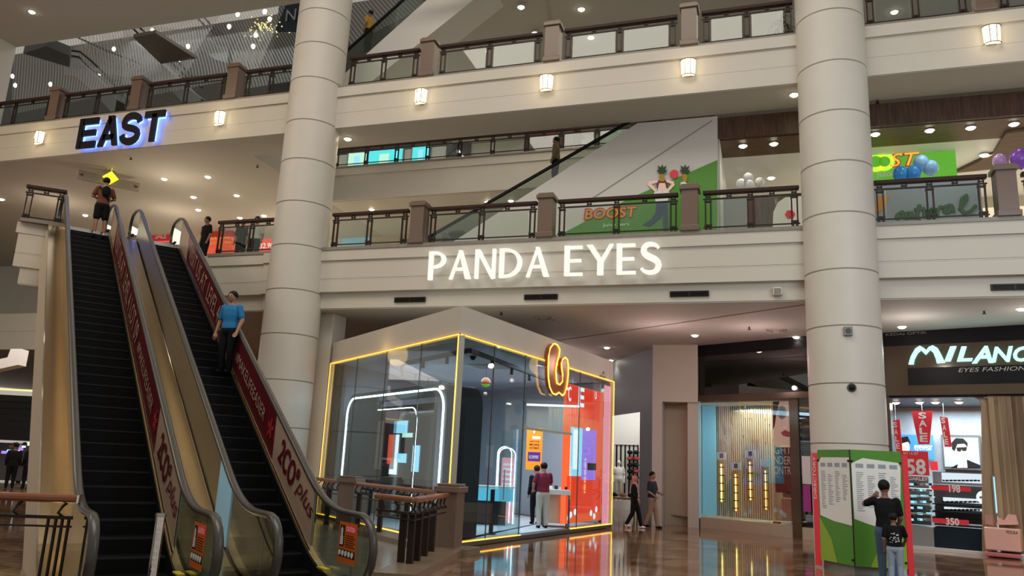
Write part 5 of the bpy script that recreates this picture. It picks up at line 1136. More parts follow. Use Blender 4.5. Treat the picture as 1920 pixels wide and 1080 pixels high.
q = ew.pt(1474, 990, -.5); t = thing('display_plinth', 'pale pink display plinth with white flowers in the eyewear window', 'plinth', (q.x, q.y, .34)); ew.rect(1465, 935, 1484, 980, -.4, .4).build('plinth', M['cpink'], t); ew.rect(1467, 905, 1483, 934, -.5, .2).build('flower_bunch', M['cyel'], t)
for i, (x0, x1, mm, lb) in enumerate(((1425, 1440, 'wht', 'white'), (1449, 1461, 'redp', 'red'), (1466, 1484, 'wht', 'second white'))):
    o = ew.rect(x0, 977, x1, 989, -.25, .12).build('gift_box', M[mm]); tag(o, lb+' small box on the sill of the eyewear window', 'box', 'boxes on the eyewear window sill')
for x0, y0, x1, y1, mm, lb in ((1503, 855, 1521, 908, 'poly', 'white and blue notice behind the dark glass left of the directory'), (1505, 909, 1521, 960, 'purp', 'purple pink notice behind the dark glass left of the directory')):
    o = ew.rect(x0, y0, x1, y1, .03, .01).build('notice', M['wht'] if mm == 'poly' else mat('magenta_print', (.42, .05, .30), .5)); tag(o, lb, 'notice')
q = ew.P(1.9, 3.8, -.85); lamp('AREA', q, 55, (1, .95, .80), 2.6, rot=(0, 0, math.atan2(ew.r.y, ew.r.x)), sizey=1.0, name='ceiling_lamp')
q = ew.P(.25, 3.0, -.7); lamp('POINT', q, 6, (.5, .75, 1), .05, name='blue_fill_lamp')  # added blue fill that tints the side wall, no visible source
# --- optical shop on the right
ms = Pl((1.25, 4.83), (4.56, 3.65)); U1 = 8.0
st = thing('optical_shopfront', 'optical shopfront with glowing cyan MILANO sign and bronze beam', 'shopfront', (1.25, 4.83, 0))
ms.box(-1.6, U1, 5.38, 5.77, .02, .3).build('top_band', M['black2'], st); ms.box(-1.6, U1, 4.20, 5.38, 0, .06).build('tinted_fascia', M['mirror'], st); ms.box(-1.6, U1, 4.0, 4.22, .14, .4).build('bronze_beam', M['mirror'], st)
ms.box(ms.uz(1702, 700)[0], U1, 4.28, 4.75, .008, .006).build('dark_strip', M['black'], st)
ms.box(-1.6, ms.uz(1671, 800)[0], 0, 4.0, .02, .3).build('bronze_jamb', M['mirror'], st); ms.box(-1.6, U1, 0, .08, .02, .3).build('threshold', M['white2'], st)
mb = MB(); ms.text('KEDAI OPTIK', 1661, 621, 1738, 630, .03, mb); mb.build('small_lettering', M['grey'], st)
# M drawn as twin arches, the rest in slanted serif capitals
sg = thing('shop_sign', 'glowing cyan MILANO lettering on the dark fascia', 'sign', tuple(ms.pt(1800, 670, .1)))
def sx(x, y): return (1650+x/4.696, 600+y/4.696)
mpx = [(250, 390), (270, 320), (310, 250), (350, 225), (385, 245), (405, 265), (430, 235), (465, 222), (505, 245), (540, 310), (570, 375), (500, 380), (490, 340), (470, 290), (440, 262), (400, 305), (360, 265), (330, 290), (300, 345), (292, 390)]
ms.poly([sx(*p) for p in mpx], .10, .07).build('letter', M['cyanl'], sg)
for c, x0, x1, y0, y1 in (('I', 570, 675, 232, 368), ('L', 680, 808, 232, 368), ('A', 812, 985, 228, 385), ('N', 985, 1170, 232, 375), ('O', 1180, 1330, 232, 370)):
    a, b = sx(x0, y1), sx(x1, y0); p0, p1 = ms.uz(*a, .03), ms.uz(*b, .03); slab_text(c, ms.P(p0[0], p0[1], .03), ms.r, UP, p1[0]-p0[0], p1[1]-p0[1], .07, M['cyanl'], 'letter', sg, .028, .25)
mb = MB(); a, b = sx(690, 460), sx(1290, 405); ms.text('EYES FASHION', a[0], b[1], b[0], a[1], .03, mb, 0, .25); mb.build('second_line', M['cgrey'], sg)
lamp('AREA', ms.P(3.2, 4.95, .35), 5, (.4, 1, .95), 3, rot=(math.radians(-90), 0, math.atan2(ms.r.y, ms.r.x)), sizey=.5, name='sign_glow')
# interior
bk = -3.2
q = ms.P(2.2, 3.85, -1.6); lamp('AREA', q, 400, (.84, .94, 1), 4, rot=(0, 0, math.atan2(ms.r.y, ms.r.x)), sizey=1.8, name='ceiling_lamp')
q = ms.P(5.2, 3.7, .9); lamp('SPOT', q, 150, (1, .85, .65), .1, spot=120, name='downlight_or_fill_lamp')  # added spot that brightens the oak slats, no fitting here
ms.box(-1.8, U1, 0, 4.0, bk, .15).build('back_wall', M['concrete'], st); ms.box(-1.8, U1, 3.95, 4.02, -.1, 3.3).build('shop_ceiling', M['dgrey'], st)
ms.box(-1.8, -1.7, 0, 4.0, 0, 3.3).build('side_wall', M['dgrey'], st)
spotlights([ms.pt(x, y, -1.2)*1 for x, y in ((1679, 743), (1723, 741), (1753, 744), (1797, 742))], 'x', 'round white downlight in the optical shop ceiling, %s of four', 'optical shop ceiling lights', z=3.94)
for i, (pts, lb) in enumerate((([(1672, 789), (1687, 786), (1692, 846), (1681, 846)], 'left narrow slanted SALE banner hanging in the optical shop'), ([(1709, 771), (1749, 770), (1743, 833), (1722, 833)], 'wide tapered red SALE banner hanging in the middle of the optical shop'),
                               ([(1762, 781), (1777, 783), (1785, 838), (1771, 838)], 'right narrow slanted SALE banner hanging in the optical shop'))):
    off = -.8; t = thing('sale_banner', lb, 'banner', tuple(ms.pt(*pts[0], off)), group='red hanging sale banners'); ms.poly(pts, off, .015).build('banner', M['red'], t)
    mb = MB(); cxs = [(pts[0][0]+pts[1][0])/2, (pts[2][0]+pts[3][0])/2]; w_ = 7 if i == 1 else 3.2; y0, y1 = pts[0][1]+2, pts[2][1]-2
    for k, c in enumerate('SALE'):
        yy = y0+(y1-y0)*k/4; cx = cxs[0]+(cxs[1]-cxs[0])*(k+.5)/4-(2 if i != 1 else 0); ms.text(c, cx-w_, yy, cx+w_, yy+(y1-y0)/4-2.5, off, mb, .03)
    mb.build('lettering', M['wht'], t); q = ms.pt((pts[0][0]+pts[1][0])/2, pts[0][1], off); MB().cyl(q, (q.x, q.y, 3.95), .004, 6).build('cord', M['wht'], t)
t = thing('portrait_poster', 'lightbox poster of a dark haired man in suit and black sunglasses', 'poster', tuple(ms.pt(1803, 878, bk+.1))); off = bk+.25
ms.rect(1764, 815, 1842, 882, off-.01, .2).build('frame', M['dgrey'], t); ms.rect(1768, 820, 1838, 877, off, .03).build('sky_print', M['poly'], t)
ms.poly([(1782, 877), (1800, 868), (1814, 862), (1838, 872), (1838, 877)], off+.006, .004).build('suit_print', M['cblack'], t); ms.poly([(1795, 877), (1798, 862), (1812, 860), (1814, 877)], off+.009, .004).build('shirt_print', M['wht'], t)
ms.poly([(1789, 835), (1792, 826), (1808, 826), (1813, 838), (1811, 852), (1803, 862), (1794, 856), (1790, 846)], off+.012, .004).build('face_print', M['face'], t)
ms.poly([(1785, 842), (1784, 830), (1792, 821), (1806, 822), (1814, 830), (1814, 838), (1808, 832), (1795, 833), (1790, 846)], off+.016, .004).build('hair_print', M['hair'], t)
ms.poly([(1793, 839), (1813, 838), (1812, 845), (1805, 846), (1803, 842), (1801, 847), (1795, 846)], off+.020, .004).build('sunglasses_print', M['black'], t)
t = thing('portrait_poster', 'smaller blue lightbox poster of a face half hidden by the left SALE banner', 'poster', tuple(ms.pt(1710, 860, off))); ms.rect(1688, 815, 1752, 862, off, .04).build('sky_print', mat('strong_blue_print', (.03, .16, .5), .4, em=(.03, .16, .5), es=.4), t); ms.poly([(1690, 862), (1690, 825), (1702, 822), (1706, 840), (1700, 860)], off+.006, .004).build('face_print', M['face'], t); ms.poly([(1689, 832), (1690, 820), (1702, 818), (1708, 832), (1702, 828)], off+.012, .004).build('hair_print', M['hair'], t); ms.text('eyewear', 1715, 835, 1748, 848, off).build('lettering', M['wht'], t)
def price(x0, y0, x1, y1, tx, tb, off, lb, small=None):
    t = thing('price_sign', lb, 'sign', tuple(ms.pt(x0, y1, off))); ms.rect(x0, y0, x1, y1, off, .02).build('board', M['red'], t); mb = MB(); ms.text(tx, *tb, off, mb, .03)
    if small: ms.text(small[0], *small[1:], off, mb)
    mb.build('lettering', M['wht'], t)
price(1689, 845, 1743, 892, '58', (1700, 861, 1735, 889), -.4, 'large red price board reading 58 beside the directory', ('BUY 1 & GET', 1694, 848, 1722, 852))
price(1746, 910, 1820, 922, '198', (1780, 909, 1800, 923), -.3, 'red shelf strip reading 198 in the optical shop'); price(1748, 971, 1817, 985, '350', (1774, 972, 1798, 984), -.18, 'red shelf strip reading 350 above the black counter')
o = ms.rect(1744, 865, 1759, 882, -1.5, .02).build('blank_red_card', M['red']); tag(o, 'plain red card to the right of the 58 price board', 'sign')
ms_t = thing('lit_shelf_unit', 'lit white wall shelving of spectacles under the man poster', 'shelf', tuple(ms.pt(1800, 985, -1.6)))
ms.rect(1748, 884, 1850, 985, -1.75, .06).build('back_panel', M['dgrey'], ms_t)
for y in (908, 946, 960, 972): ms.rect(1748, y, 1848, y+3.5, -1.3, .4).build('shelf', M['black2' if y > 940 else 'whiteg'], ms_t)
for x0, y0, x1, y1 in ((1765, 886, 1848, 907), (1768, 932, 1845, 945), (1770, 950, 1845, 959)): ms.rect(x0, y0, x1, y1, -1.6, .03).build('lit_panel', emis('shelf_light_panel', (.80, .92, 1), .75), ms_t)
k = 0
for row, (y, n_) in enumerate(((901, 9), (941, 8), (956, 9))):
    for j in range(n_):
        x = 1772+j*(1840-1772)/n_; q0 = ms.pt(x, y, -1.4); mb = MB()
        for s_ in (-1, 1): mb.fbox(q0, ms.r, UP, ms.n, s_*.035-.028, s_*.035+.028, -.022, .022, 0, .012)
        mb.fbox(q0, ms.r, UP, ms.n, -.01, .01, -.004, .004, 0, .01); o = mb.build('spectacles', M['black2']); tag(o, 'pair of spectacles on the %s lit shelf, %s of %d' % (('upper', 'middle', 'lower')[row], nth(j, n_), n_), 'spectacles', 'spectacles on the lit shelves')
gl = thing('display_cabinet', 'tall lit glass cabinet packed with sunglasses beside the directory', 'cabinet', tuple(ms.pt(1720, 1028, -.2)))
ms.rect(1698, 892, 1746, 985, -.75, .06).build('back_panel', M['dgrey'], gl); ms.rect(1700, 985, 1752, 1028, -.2, .5).build('base', M['grey'], gl); ms.rect(1698, 892, 1749, 984, -.2, .012).build('glass_door', M['gl'], gl)
mb = MB(); ms.text('OAKLEY', 1702, 895, 1740, 900, -.66, mb, .03); mb.build('lettering', M['wht'], gl)
for y in (915, 930, 945, 962): ms.rect(1698, y, 1748, y+1.5, -.3, .4).build('shelf', M['ledw'] if y == 915 else M['whiteg'], gl)
rr = random.Random(4)
for r_ in range(7):
    for j in range(8):
        q0 = ms.pt(1703+j*5.6, 908+r_*11, -.5); o = MB().fbox(q0, ms.r, UP, ms.n, -.065, .065, -.03, .03, 0, .03).build('sunglasses', M[rr.choice(['black2', 'whiteg', 'ledc', 'cpink', 'dgrey', 'navy'])]); tag(o, 'sunglasses in the tall glass cabinet, row %d from top, %s of eight' % (r_+1, nth(j, 8)), 'sunglasses', 'sunglasses in the tall cabinet')
t = thing('shop_counter', 'black counter under the 350 price strip', 'counter', tuple(ms.pt(1798, 1035, -.2))); ms.rect(1753, 987, 1845, 1037, -.25, .5).build('cabinet', M['navy'], t); ms.rect(1752, 984, 1846, 988, -.23, .54).build('counter_top', M['black2'], t)
t = thing('pink_cabinet', 'pink gloss cabinet with rose plinth at the right picture edge', 'cabinet', tuple(ms.pt(1880, 1048, .35))); ms.rect(1844, 988, 1915, 1036, .45, .55).build('body', M['pink'], t, bevel=.02); ms.rect(1846, 1034, 1913, 1048, .43, .5).build('plinth', M['pinkd'], t, bevel=.02); ms.text('MIZUKA', 1887, 996, 1908, 1000, .46).build('lettering', M['black'], t)
o = ms.rect(1846, 965, 1862, 984, .2, .1).build('calendar_rack', M['cpink']); tag(o, 'small pink slotted rack standing on the pink cabinet, left side', 'rack')
o = ms.poly([(1868, 984), (1872, 970), (1882, 976), (1890, 964), (1904, 966), (1909, 984)], .2, .15).build('gift_bag', M['pink']); tag(o, 'pink wrapped bags on top of the pink cabinet, right side', 'bag')
t = thing('round_sign', 'round pale glowing sign beside the shelves of the optical shop', 'sign', tuple(ms.pt(1845, 933, -.6))); c = ms.pt(1845, 933, -.6); MB().cyl(c, c+ms.n*.04, .17, 28).build('disc', emis('round_sign_glow', (.75, .95, 1), 1.1), t); MB().fbox(c+ms.n*.045, ms.r, UP, ms.n, -.1, .1, -.03, .03, 0, .004).build('mark', M['ball'], t)
t = thing('light_box', 'tall narrow blue lit box on the oak slats', 'display', tuple(ms.pt(1868, 965, -.1))); ms.rect(1859, 890, 1877, 968, -.05, .08).build('frame', M['grey'], t); ms.rect(1862, 894, 1874, 962, -.04, .03).build('lit_face', M['ledc'], t)
# oak slats, curving out of the shop ceiling
t = thing('slat_screen', 'curved oak slat screen at the right side of the optical shop', 'slat screen', tuple(ms.pt(1860, 1035, -.1)))
for k in range(9):
    x = 1866-k*3.0; off = -.15-.0*k; top = 750-k*.6; pts = [ms.pt(x+2, 1035, off)]+[ms.pt(x+1, 900, off), ms.pt(x, 800, off), ms.pt(x-.5, top+12, off), ms.pt(x-5, top+3, off), ms.pt(x-16, top-2, off)]
    MB().tube(pts, .028, 6).build('slat', M['oak'], t)
t = thing('slat_screen', 'straight oak slat wall at the far right edge behind the pink cabinet', 'slat screen', tuple(ms.pt(1900, 1035, -.02)))
ms.rect(1868, 740, 1990, 1040, -.12, .1).build('backing', M['black2'], t)
for k in range(8): ms.rect(1871+k*11, 742, 1877+k*11, 1038, .0, .1).build('slat', M['oak'], t)

# ================================================================ INNER BAY, FIRST FLOOR
b15 = Pl((-15, 1.5), (5, 1.5))
# escalator between the first and second floors, its white side towards us
a = b15.uz(870, 440), b15.uz(1200, 228)
sl = (a[1][1]-a[0][1])/(a[1][0]-a[0][0])
es3 = thing('inner_escalator', 'white sided escalator climbing behind the first floor balcony above the shop sign', 'escalator', (-10.4, 1.6, 7.47))
def lx(z): return a[0][0]+(z-a[0][1])/sl      # u where the deck line reaches z
b15.box(0, 0, 0, 0, 0, 0)
uA, uB = lx(7.47), lx(11.28); uR = b15.uz(1346, 300)[0]
mb = MB(); mb.prism([(uA, 7.47), (uR, 7.47), (uR, 11.28), (uB, 11.28)], b15.P(0, 0, 0), b15.r, UP, .06); mb.build('side_cladding', M['white2'], es3)
q0, q1 = b15.uz(1110, 372, .01), b15.uz(1335, 226, .01); mb = MB(); mb.prism([(q0[0], q0[1]-.02), (q1[0], q1[1]-.02), (q1[0], q1[1]+.02), (q0[0], q0[1]+.02)], b15.P(0, 0, .01), b15.r, UP, .02); mb.build('cladding_seam', M['groove'], es3)
h0, h1 = b15.uz(800, 447, -.1), b15.uz(1184, 229, -.1)
MB().beam(b15.P(h0[0], h0[1], -.1), b15.P(h1[0]+.8, h1[1]+.8*sl, -.1), .08, .07).build('handrail', M['black2'], es3)
mb = MB(); mb.prism([(uA, 7.5), (uB, 11.28), (h1[0]-.1, h1[1]), (h0[0], h0[1])], b15.P(0, 0, -.1), b15.r, UP, .015); mb.build('glass_panel', M['gle'], es3)
MB().fbox(b15.P(uA, 7.40, -.1), (b15.r+UP*sl).normalized(), -b15.n, UP, .2, 8.2, .05, 1.2, -.6, 0).build('truss', M['dgrey'], es3)
# mural
t = thing('green_mural', 'green juice bar mural with a woman balancing a pineapple on her head', 'mural', (-5, 1.5, 7.5)); o_ = .03
b15.poly([(1000, 472), (1050, 440), (1180, 372), (1345, 300), (1345, 470)], o_, .02).build('green_ground', M['green'], t)
mb = MB(); b15.text('BOOST', 1094, 385, 1195, 413, .04, mb, .06, .1); mb.build('lettering_outline', M['redw'], t); mb = MB(); b15.text('BOOST', 1097, 388, 1193, 411, .05, mb, .0, .1); mb.build('lettering', mat('orange_letter_paint', (.75, .36, .04), .5), t)
mb = MB(); b15.text('Juice bars', 1130, 417, 1180, 427, .045, mb); mb.build('small_lettering', M['wht'], t)
def flat(px, mm, nm, off=.05): b15.poly(px, off, .006).build(nm, M[mm], t)
flat([(1226, 362), (1231, 352), (1250, 352), (1256, 362), (1252, 378), (1229, 378)], 'wht', 'shirt_print'); flat([(1234, 340), (1248, 340), (1249, 354), (1241, 361), (1234, 354)], 'face', 'face_print', .055)
flat([(1231, 338), (1250, 338), (1254, 358), (1249, 350), (1247, 343), (1236, 343), (1232, 358)], 'burg', 'hair_print', .06)
flat([(1231, 378), (1251, 378), (1252, 432), (1244, 432), (1242, 395), (1238, 408), (1218, 424), (1205, 421), (1222, 410), (1229, 398)], 'denim', 'jeans_print')
flat([(1228, 360), (1214, 346), (1217, 340), (1234, 338), (1233, 342), (1221, 345), (1232, 356)], 'face', 'arm_print', .062); flat([(1253, 360), (1265, 347), (1263, 340), (1249, 337), (1249, 341), (1259, 345), (1251, 355)], 'face', 'arm_print', .062)
for cx in (1241, 1284):
    flat([(cx-4, 340), (cx-5, 330), (cx, 324), (cx+5, 330), (cx+4, 340)], 'cyel', 'pineapple_print', .064)
    flat([(cx-2, 326), (cx-10, 320), (cx-6, 318), (cx-8, 310), (cx-2, 314), (cx+1, 308), (cx+3, 314), (cx+9, 310), (cx+6, 318), (cx+10, 321), (cx+2, 326)], 'plant', 'pineapple_leaves', .066)
flat([(1276, 342), (1284, 340), (1290, 346), (1292, 380), (1278, 380)], 'wht', 'shirt_print', .055); flat([(1278, 380), (1292, 380), (1292, 432), (1280, 432)], 'denim', 'jeans_print', .055)
c = b15.pt(1264, 326, .07); MB().cyl(c, c+b15.n*.006, .12, 20).build('red_badge', M['red'], t)
# --- juice bar
HX0, HX1 = -2.86, 14
jb = thing('juice_bar', 'juice bar front with dark wood header and wooden soffit on the first floor', 'shopfront', (-2.8, 1.8, 7.47))
MB().box(HX0, 1.62, 10.66, HX1, 1.74, 11.28).build('wood_header', M['wood'], jb); MB().box(HX0, 1.74, 10.64, HX1, 3.0, 10.72).build('wood_soffit', M['wood2'], jb)
MB().box(HX0, 3.0, 10.66, HX1, 8.2, 11.3).build('white_ceiling', M['wht'], jb)
MB().box(HX0, 1.62, 7.5, HX0+.05, 1.74, 10.66).build('edge_post', M['steel2'], jb)
MB().box(-2.8, 7.9, 7.5, HX1, 8.0, 10.7).build('back_wall', M['cladc'], jb); MB().box(HX0, 1.7, 7.5, HX0+.06, 8, 10.7).build('side_wall', M['wht'], jb)
j = Pl((-3, 1.66), (12, 1.66))
jw = Pl((-3, 3.0), (12, 3.0)); mb = MB(); p = [onz(1885, 246, 10.64), onz(1980, 232, 10.64), onz(1980, 300, 10.64), onz(1790, 320, 10.64), onz(1862, 285, 10.64)]
mb.vprism([(q.x, q.y) for q in p][::-1], 10.56, 10.66); mb.build('chevron_soffit', M['wood2'], jb)
MB().box(-2.7, 4.6, 9.55, -.3, 4.7, 10.0).build('dark_fascia', M['mirror'], jb); MB().box(-2.7, 4.7, 7.5, -.3, 4.8, 9.55).build('inner_panel', M['grey'], jb)
spotlights([onz(x, y, 10.63) for x, y in ((1393, 273), (1451, 269))], 'x', 'bright downlight in the juice bar header left of the thick column, %s of two', 'juice bar header lights')
spotlights([onz(x, y, 10.63) for x, y in ((1641, 251), (1743, 244), (1820, 239), (1903, 258), (1845, 290))]+[onz(1901, 232, 10.63)], 'x', 'bright downlight in the juice bar soffit, %s of six', 'juice bar soffit lights')
spotlights([ony(1446, 333, 4.55), ony(1390, 337, 4.55)], 'x', 'small spot on the dark inner fascia of the juice bar, %s of two', 'juice bar inner spots')
for x, y in ((1393, 273), (1743, 244), (1820, 239)): q = onz(x, y, 10.6); lamp('SPOT', q, 40, (1, .93, .8), .06, spot=130, name='downlight_or_fill_lamp')
# panels behind the railing
j.rect(1356, 372, 1402, 445, .0, .04).build('stone_panel', M['grey'], jb); j.rect(1402, 372, 1455, 445, .01, .05).build('wood_panel', M['wood'], jb)
wp = thing('rounded_screen', 'white rounded panel with a red flower badge beside the thick column upstairs', 'panel', tuple(j.pt(1475, 430)))
j.poly([(1448, 440), (1450, 398), (1458, 380), (1472, 370), (1520, 366), (1520, 440)], .04, .03).build('panel', M['wht'], wp); c = j.pt(1481, 402, .05); mb = MB()
for k in range(6): mb.cyl(c+j.r*.07*math.cos(k*1.047)+UP*.07*math.sin(k*1.047), c+j.r*.07*math.cos(k*1.047)+UP*.07*math.sin(k*1.047)+j.n*.01, .055, 12)
mb.build('flower_badge', M['red'], wp)
np_ = thing('script_panel', 'pale glass panel with the green handwritten word natural', 'panel', tuple(j.pt(1740, 410))); j.rect(1634, 345, 1846, 430, .0, .04).build('panel', M['bluegrey'], np_)
j.poly([(1638, 395), (1644, 372), (1655, 364), (1668, 368), (1664, 380), (1655, 392), (1646, 400)], .02, .01).build('orange_splash', mat('orange_splash', (.6, .26, .03), .5), np_)
mb = MB(); lt_ = [[(1681, 410), (1684, 399), (1683, 412)], [(1684, 402), (1692, 397), (1694, 410)], [(1708, 399), (1699, 400), (1698, 409), (1706, 408), (1709, 398), (1712, 411)], [(1724, 384), (1718, 410), (1726, 409)], [(1714, 394), (1734, 391)], [(1734, 393), (1733, 406), (1743, 406), (1746, 391), (1747, 407)], [(1756, 391), (1757, 405)], [(1757, 396), (1763, 388), (1769, 390)],
    [(1783, 385), (1773, 387), (1771, 398), (1779, 399), (1785, 385), (1788, 399)], [(1799, 394), (1812, 374), (1812, 366), (1804, 372), (1801, 392), (1808, 400), (1820, 396), (1830, 385)]]
for s_ in lt_:
    pts = [j.pt(x, y, .03) for x, y in s_]
    sm_ = []
    for i in range(len(pts)-1):
        for k in range(4): sm_.append(pts[i].lerp(pts[i+1], k/4))
    sm_.append(pts[-1]); mb.tube(sm_, .048, 6)
mb.build('script_lettering', M['nat'], np_, smooth=True)
# signboard
sb = Pl((1, 3.7), (9, 3.7)); t = thing('juice_bar_sign', 'bright green juice bar signboard with orange and lime bubble lettering', 'sign', tuple(sb.pt(1710, 335)))
q0, q1 = sb.uz(1600, 287), sb.uz(1790, 270); zb_, zt2 = sb.uz(1700, 345)[1]-.2, sb.uz(1710, 277)[1]
sb.box(q0[0], q1[0], zb_, zt2, 0, .15).build('board', M['sgreen'], t)
for cx, r_ in ((1641, 24), (1657, 18)):
    for rr_, mm, off in ((1, 'lime', .03), (.55, 'sgreen', .05)):
        c = sb.pt(cx if rr_ == 1 else cx+1, 303, off); mb = MB(); mb.cyl(c, c+sb.n*.01, .28*rr_*(1 if r_ < 20 else 1.1), 24); mb.build('bubble_letter', mat('lime_letter_glow', (.6, .85, .05), .5, em=(.6, .9, .05), es=.6) if mm == 'lime' else M[mm], t)
mb = MB(); sb.text('ST', 1664, 281, 1728, 317, .02, mb, .06, .3); mb.build('lettering_outline', M['wht'], t); mb = MB(); sb.text('ST', 1666, 283, 1726, 315, .03, mb, .04, .3); mb.build('lettering_rim', M['redw'], t); mb = MB(); sb.text('ST', 1668, 285, 1724, 313, .045, mb, .0, .3); mb.build('lettering', mat('orange_letter_glow', (.9, .45, .03), .5, em=(.95, .45, .03), es=.6), t)
mb = MB(); sb.text('Juice', 1643, 320, 1676, 335, .03, mb, .03); mb.build('lettering', M['wht'], t)
for x in (1711, 1761): q = sb.pt(x, 275); MB().cyl(q, (q.x, q.y, 10.66), .02, 8).build('hanger', M['wht'], t)
# balloons
def balloon(x, y, off, r_, mm, lb, grp):
    q = j.pt(x, y, off); t = thing('balloon', lb, 'balloon', tuple(q), group=grp); MB().ball(q, r_, r_, r_*1.12, 20, 14).build('skin', M[mm], t, smooth=True); MB().cyl(q-UP*r_*1.18, q-UP*r_*1.08, .03, 8, .01).build('knot', M[mm], t)
    MB().cyl(q-UP*r_*1.15, (q.x, q.y, 8.5), .004, 5).build('string', M['wht'], t)
for i, (x, y, r_, k) in enumerate(((1388, 345, .12, 'low left'), (1403, 334, .14, 'top'), (1424, 342, .13, 'right'), (1406, 346, .12, 'middle front'))): balloon(x, y, -.6-.15*(i % 3), r_, 'balw', 'white balloon, %s one of the white bunch in the juice bar' % k, 'white balloon bunch')
for x, y, r_, mm, k in ((1688, 326, .19, 'balb', 'deep blue balloon at the left of the blue bunch under the juice sign'), (1712, 325, .19, 'balb', 'deep blue balloon in the middle of the blue bunch'), (1727, 306, .20, 'ball', 'pale blue balloon at the top of the blue bunch'), (1745, 315, .19, 'ball', 'pale blue balloon at the right end of the blue bunch')): balloon(x, y, -.9, r_, mm, k, 'blue balloon bunch')
for x, y, r_, mm, k in ((1874, 301, .16, 'balq', 'lilac balloon behind the grey granite post'), (1913, 298, .24, 'balp', 'large purple balloon at the right picture edge')): balloon(x, y, -.5, r_, mm, k, 'purple balloon bunch')
# ================================================================ FAR SIDE OF THE INNER VOID
fs = Pl((-22, 11), (-2, 11)); fw_ = Pl((-22, 10.9), (-2, 10.9))
for i, (x0, y0, x1, y1, mm) in enumerate(((644, 418, 692, 468, 'poly'), (698, 412, 776, 465, 'cladc'), (832, 402, 992, 458, 'bluegrey'))):
    mb = MB(); fw_.rect(x0-6, y0-6, x1+6, y1+10, .0, .06, mb); mb.mk(1); fw_.rect(x0, y0, x1, y1+12, .03, .03, mb); o = struct('door_%d' % (i+2), mb, [M['white2'], M[mm]])
fb = Pl((-22, 13.1), (-2, 13.1))
for i, (x0, y0, x1, y1, mm, lb) in enumerate(((654, 288, 684, 314, 'screend', 'small pale cyan screen, leftmost on the far upper floor'), (690, 284, 752, 311, 'screenc', 'wide cyan screen with yellow middle on the far upper floor'), (774, 276, 803, 304, 'screenc', 'cyan screen with a dark tree image, rightmost on the far upper floor'))):
    t = thing('shop_screen', lb, 'screen', tuple(fb.pt(x0, y1))); fb.rect(x0, y0, x1, y1+8, .02, .08).build('screen_face', M[mm], t); fb.rect(x0-2, y0-2, x1+2, y1+9, .0, .08).build('frame', M['grey'], t)
    fb.rect(x0+(x1-x0)*.35, y0+5, x0+(x1-x0)*.6, y1+6, .03, .01).build('picture_motif', M['screend' if i == 1 else 'ledc'], t)
t = thing('letter_sign', 'white glowing letter N behind the far balcony railing', 'sign', tuple(fb.pt(866, 300))); fb.rect(838, 262, 880, 308, .0, .05).build('dark_panel', M['dgrey'], t); fb.poly([(857, 300), (857, 282), (861, 281), (872, 296), (873, 300), (868, 301), (860, 289), (860, 300)], .05, .03).build('letter', M['letter'], t)
t = thing('dark_kiosk', 'dark brown wooden stand behind the far balcony railing', 'kiosk', tuple(Vector(ony(1030, 285, 6.9)))); q = ony(985, 250, 7.0); q2 = ony(1075, 285, 7.0); MB().box(q.x, 6.9, 12.6, q2.x, 8.2, q.z+.15).build('body', M['wood'], t); MB().box(q.x-.1, 6.8, q.z+.15, q2.x+.1, 8.3, q.z+.3).build('cornice', M['granite2'], t)
MB().box((q.x+q2.x)/2-.3, 6.86, 12.9, (q.x+q2.x)/2+.3, 6.9, q.z).build('door', M['burg'], t)
# ---- escalator between second and third floors seen at the top
b2_ = Pl((-17, 1.5), (0, 1.5)); es4 = thing('upper_escalator', 'pale sided escalator rising at the top of the picture right of the left column', 'escalator', (-14, 1.6, 12.6))
g0, g1 = b2_.uz(655, 130), b2_.uz(800, 0); s4 = (g1[1]-g0[1])/(g1[0]-g0[0]); k0, k1 = b2_.uz(740, 110), b2_.uz(900, 0)
mb = MB(); mb.prism([(g0[0]-.6, g0[1]-.6*s4), (k0[0]-1.6, k0[1]-1.6*s4), (k1[0]+2, k1[1]+2*s4), (g1[0]+2, g1[1]+2*s4)], b2_.P(0, 0), b2_.r, UP, 1.2); mb.build('truss', M['white2'], es4)
MB().beam(b2_.P(g0[0]-.6, g0[1]-.6*s4+.95, -.1), b2_.P(g1[0]+1, g1[1]+s4+.95, -.1), .07, .07).build('handrail', M['black2'], es4)
mb = MB(); mb.prism([(g0[0]-.6, g0[1]-.6*s4), (g1[0]+1, g1[1]+s4), (g1[0]+1, g1[1]+s4+.93), (g0[0]-.6, g0[1]-.6*s4+.93)], b2_.P(0, 0, -.1), b2_.r, UP, .015); mb.build('glass_panel', M['gle'], es4)
# ================================================================ UPPER LEFT ATRIUM
def net(name, pts, lb, sag=.5, y=None):
    """sagging sheet of netting between four corners"""
    a_, b_, c_, d_ = map(Vector, pts); n_ = 14; vs = []; fs_ = []
    for i in range(n_+1):
        for k in range(n_+1):
            u_, v_ = i/n_, k/n_; p = a_.lerp(b_, u_).lerp(d_.lerp(c_, u_), v_); p = p-UP*sag*math.sin(math.pi*u_)*math.sin(math.pi*v_); vs.append(p)
    for i in range(n_):
        for k in range(n_): q = i*(n_+1)+k; fs_.append((q, q+1, q+n_+2, q+n_+1))
    o = MB().add(vs, fs_).build(name, M['net'], smooth=True); tag(o, lb, 'netting'); return o
def Y(x, y, yy): return ony(x, y, yy)
net('safety_netting', [Y(20, 215, 5), Y(330, 150, 5), Y(420, 20, 9), Y(30, 60, 9)], 'large pale safety net sheet behind the posts left of the EAST sign')
net('safety_netting', [Y(230, 190, 6), Y(480, 140, 6), Y(540, 0, 10), Y(230, 20, 10)], 'grey safety net sheet above the EAST sign, behind the diamond panel')
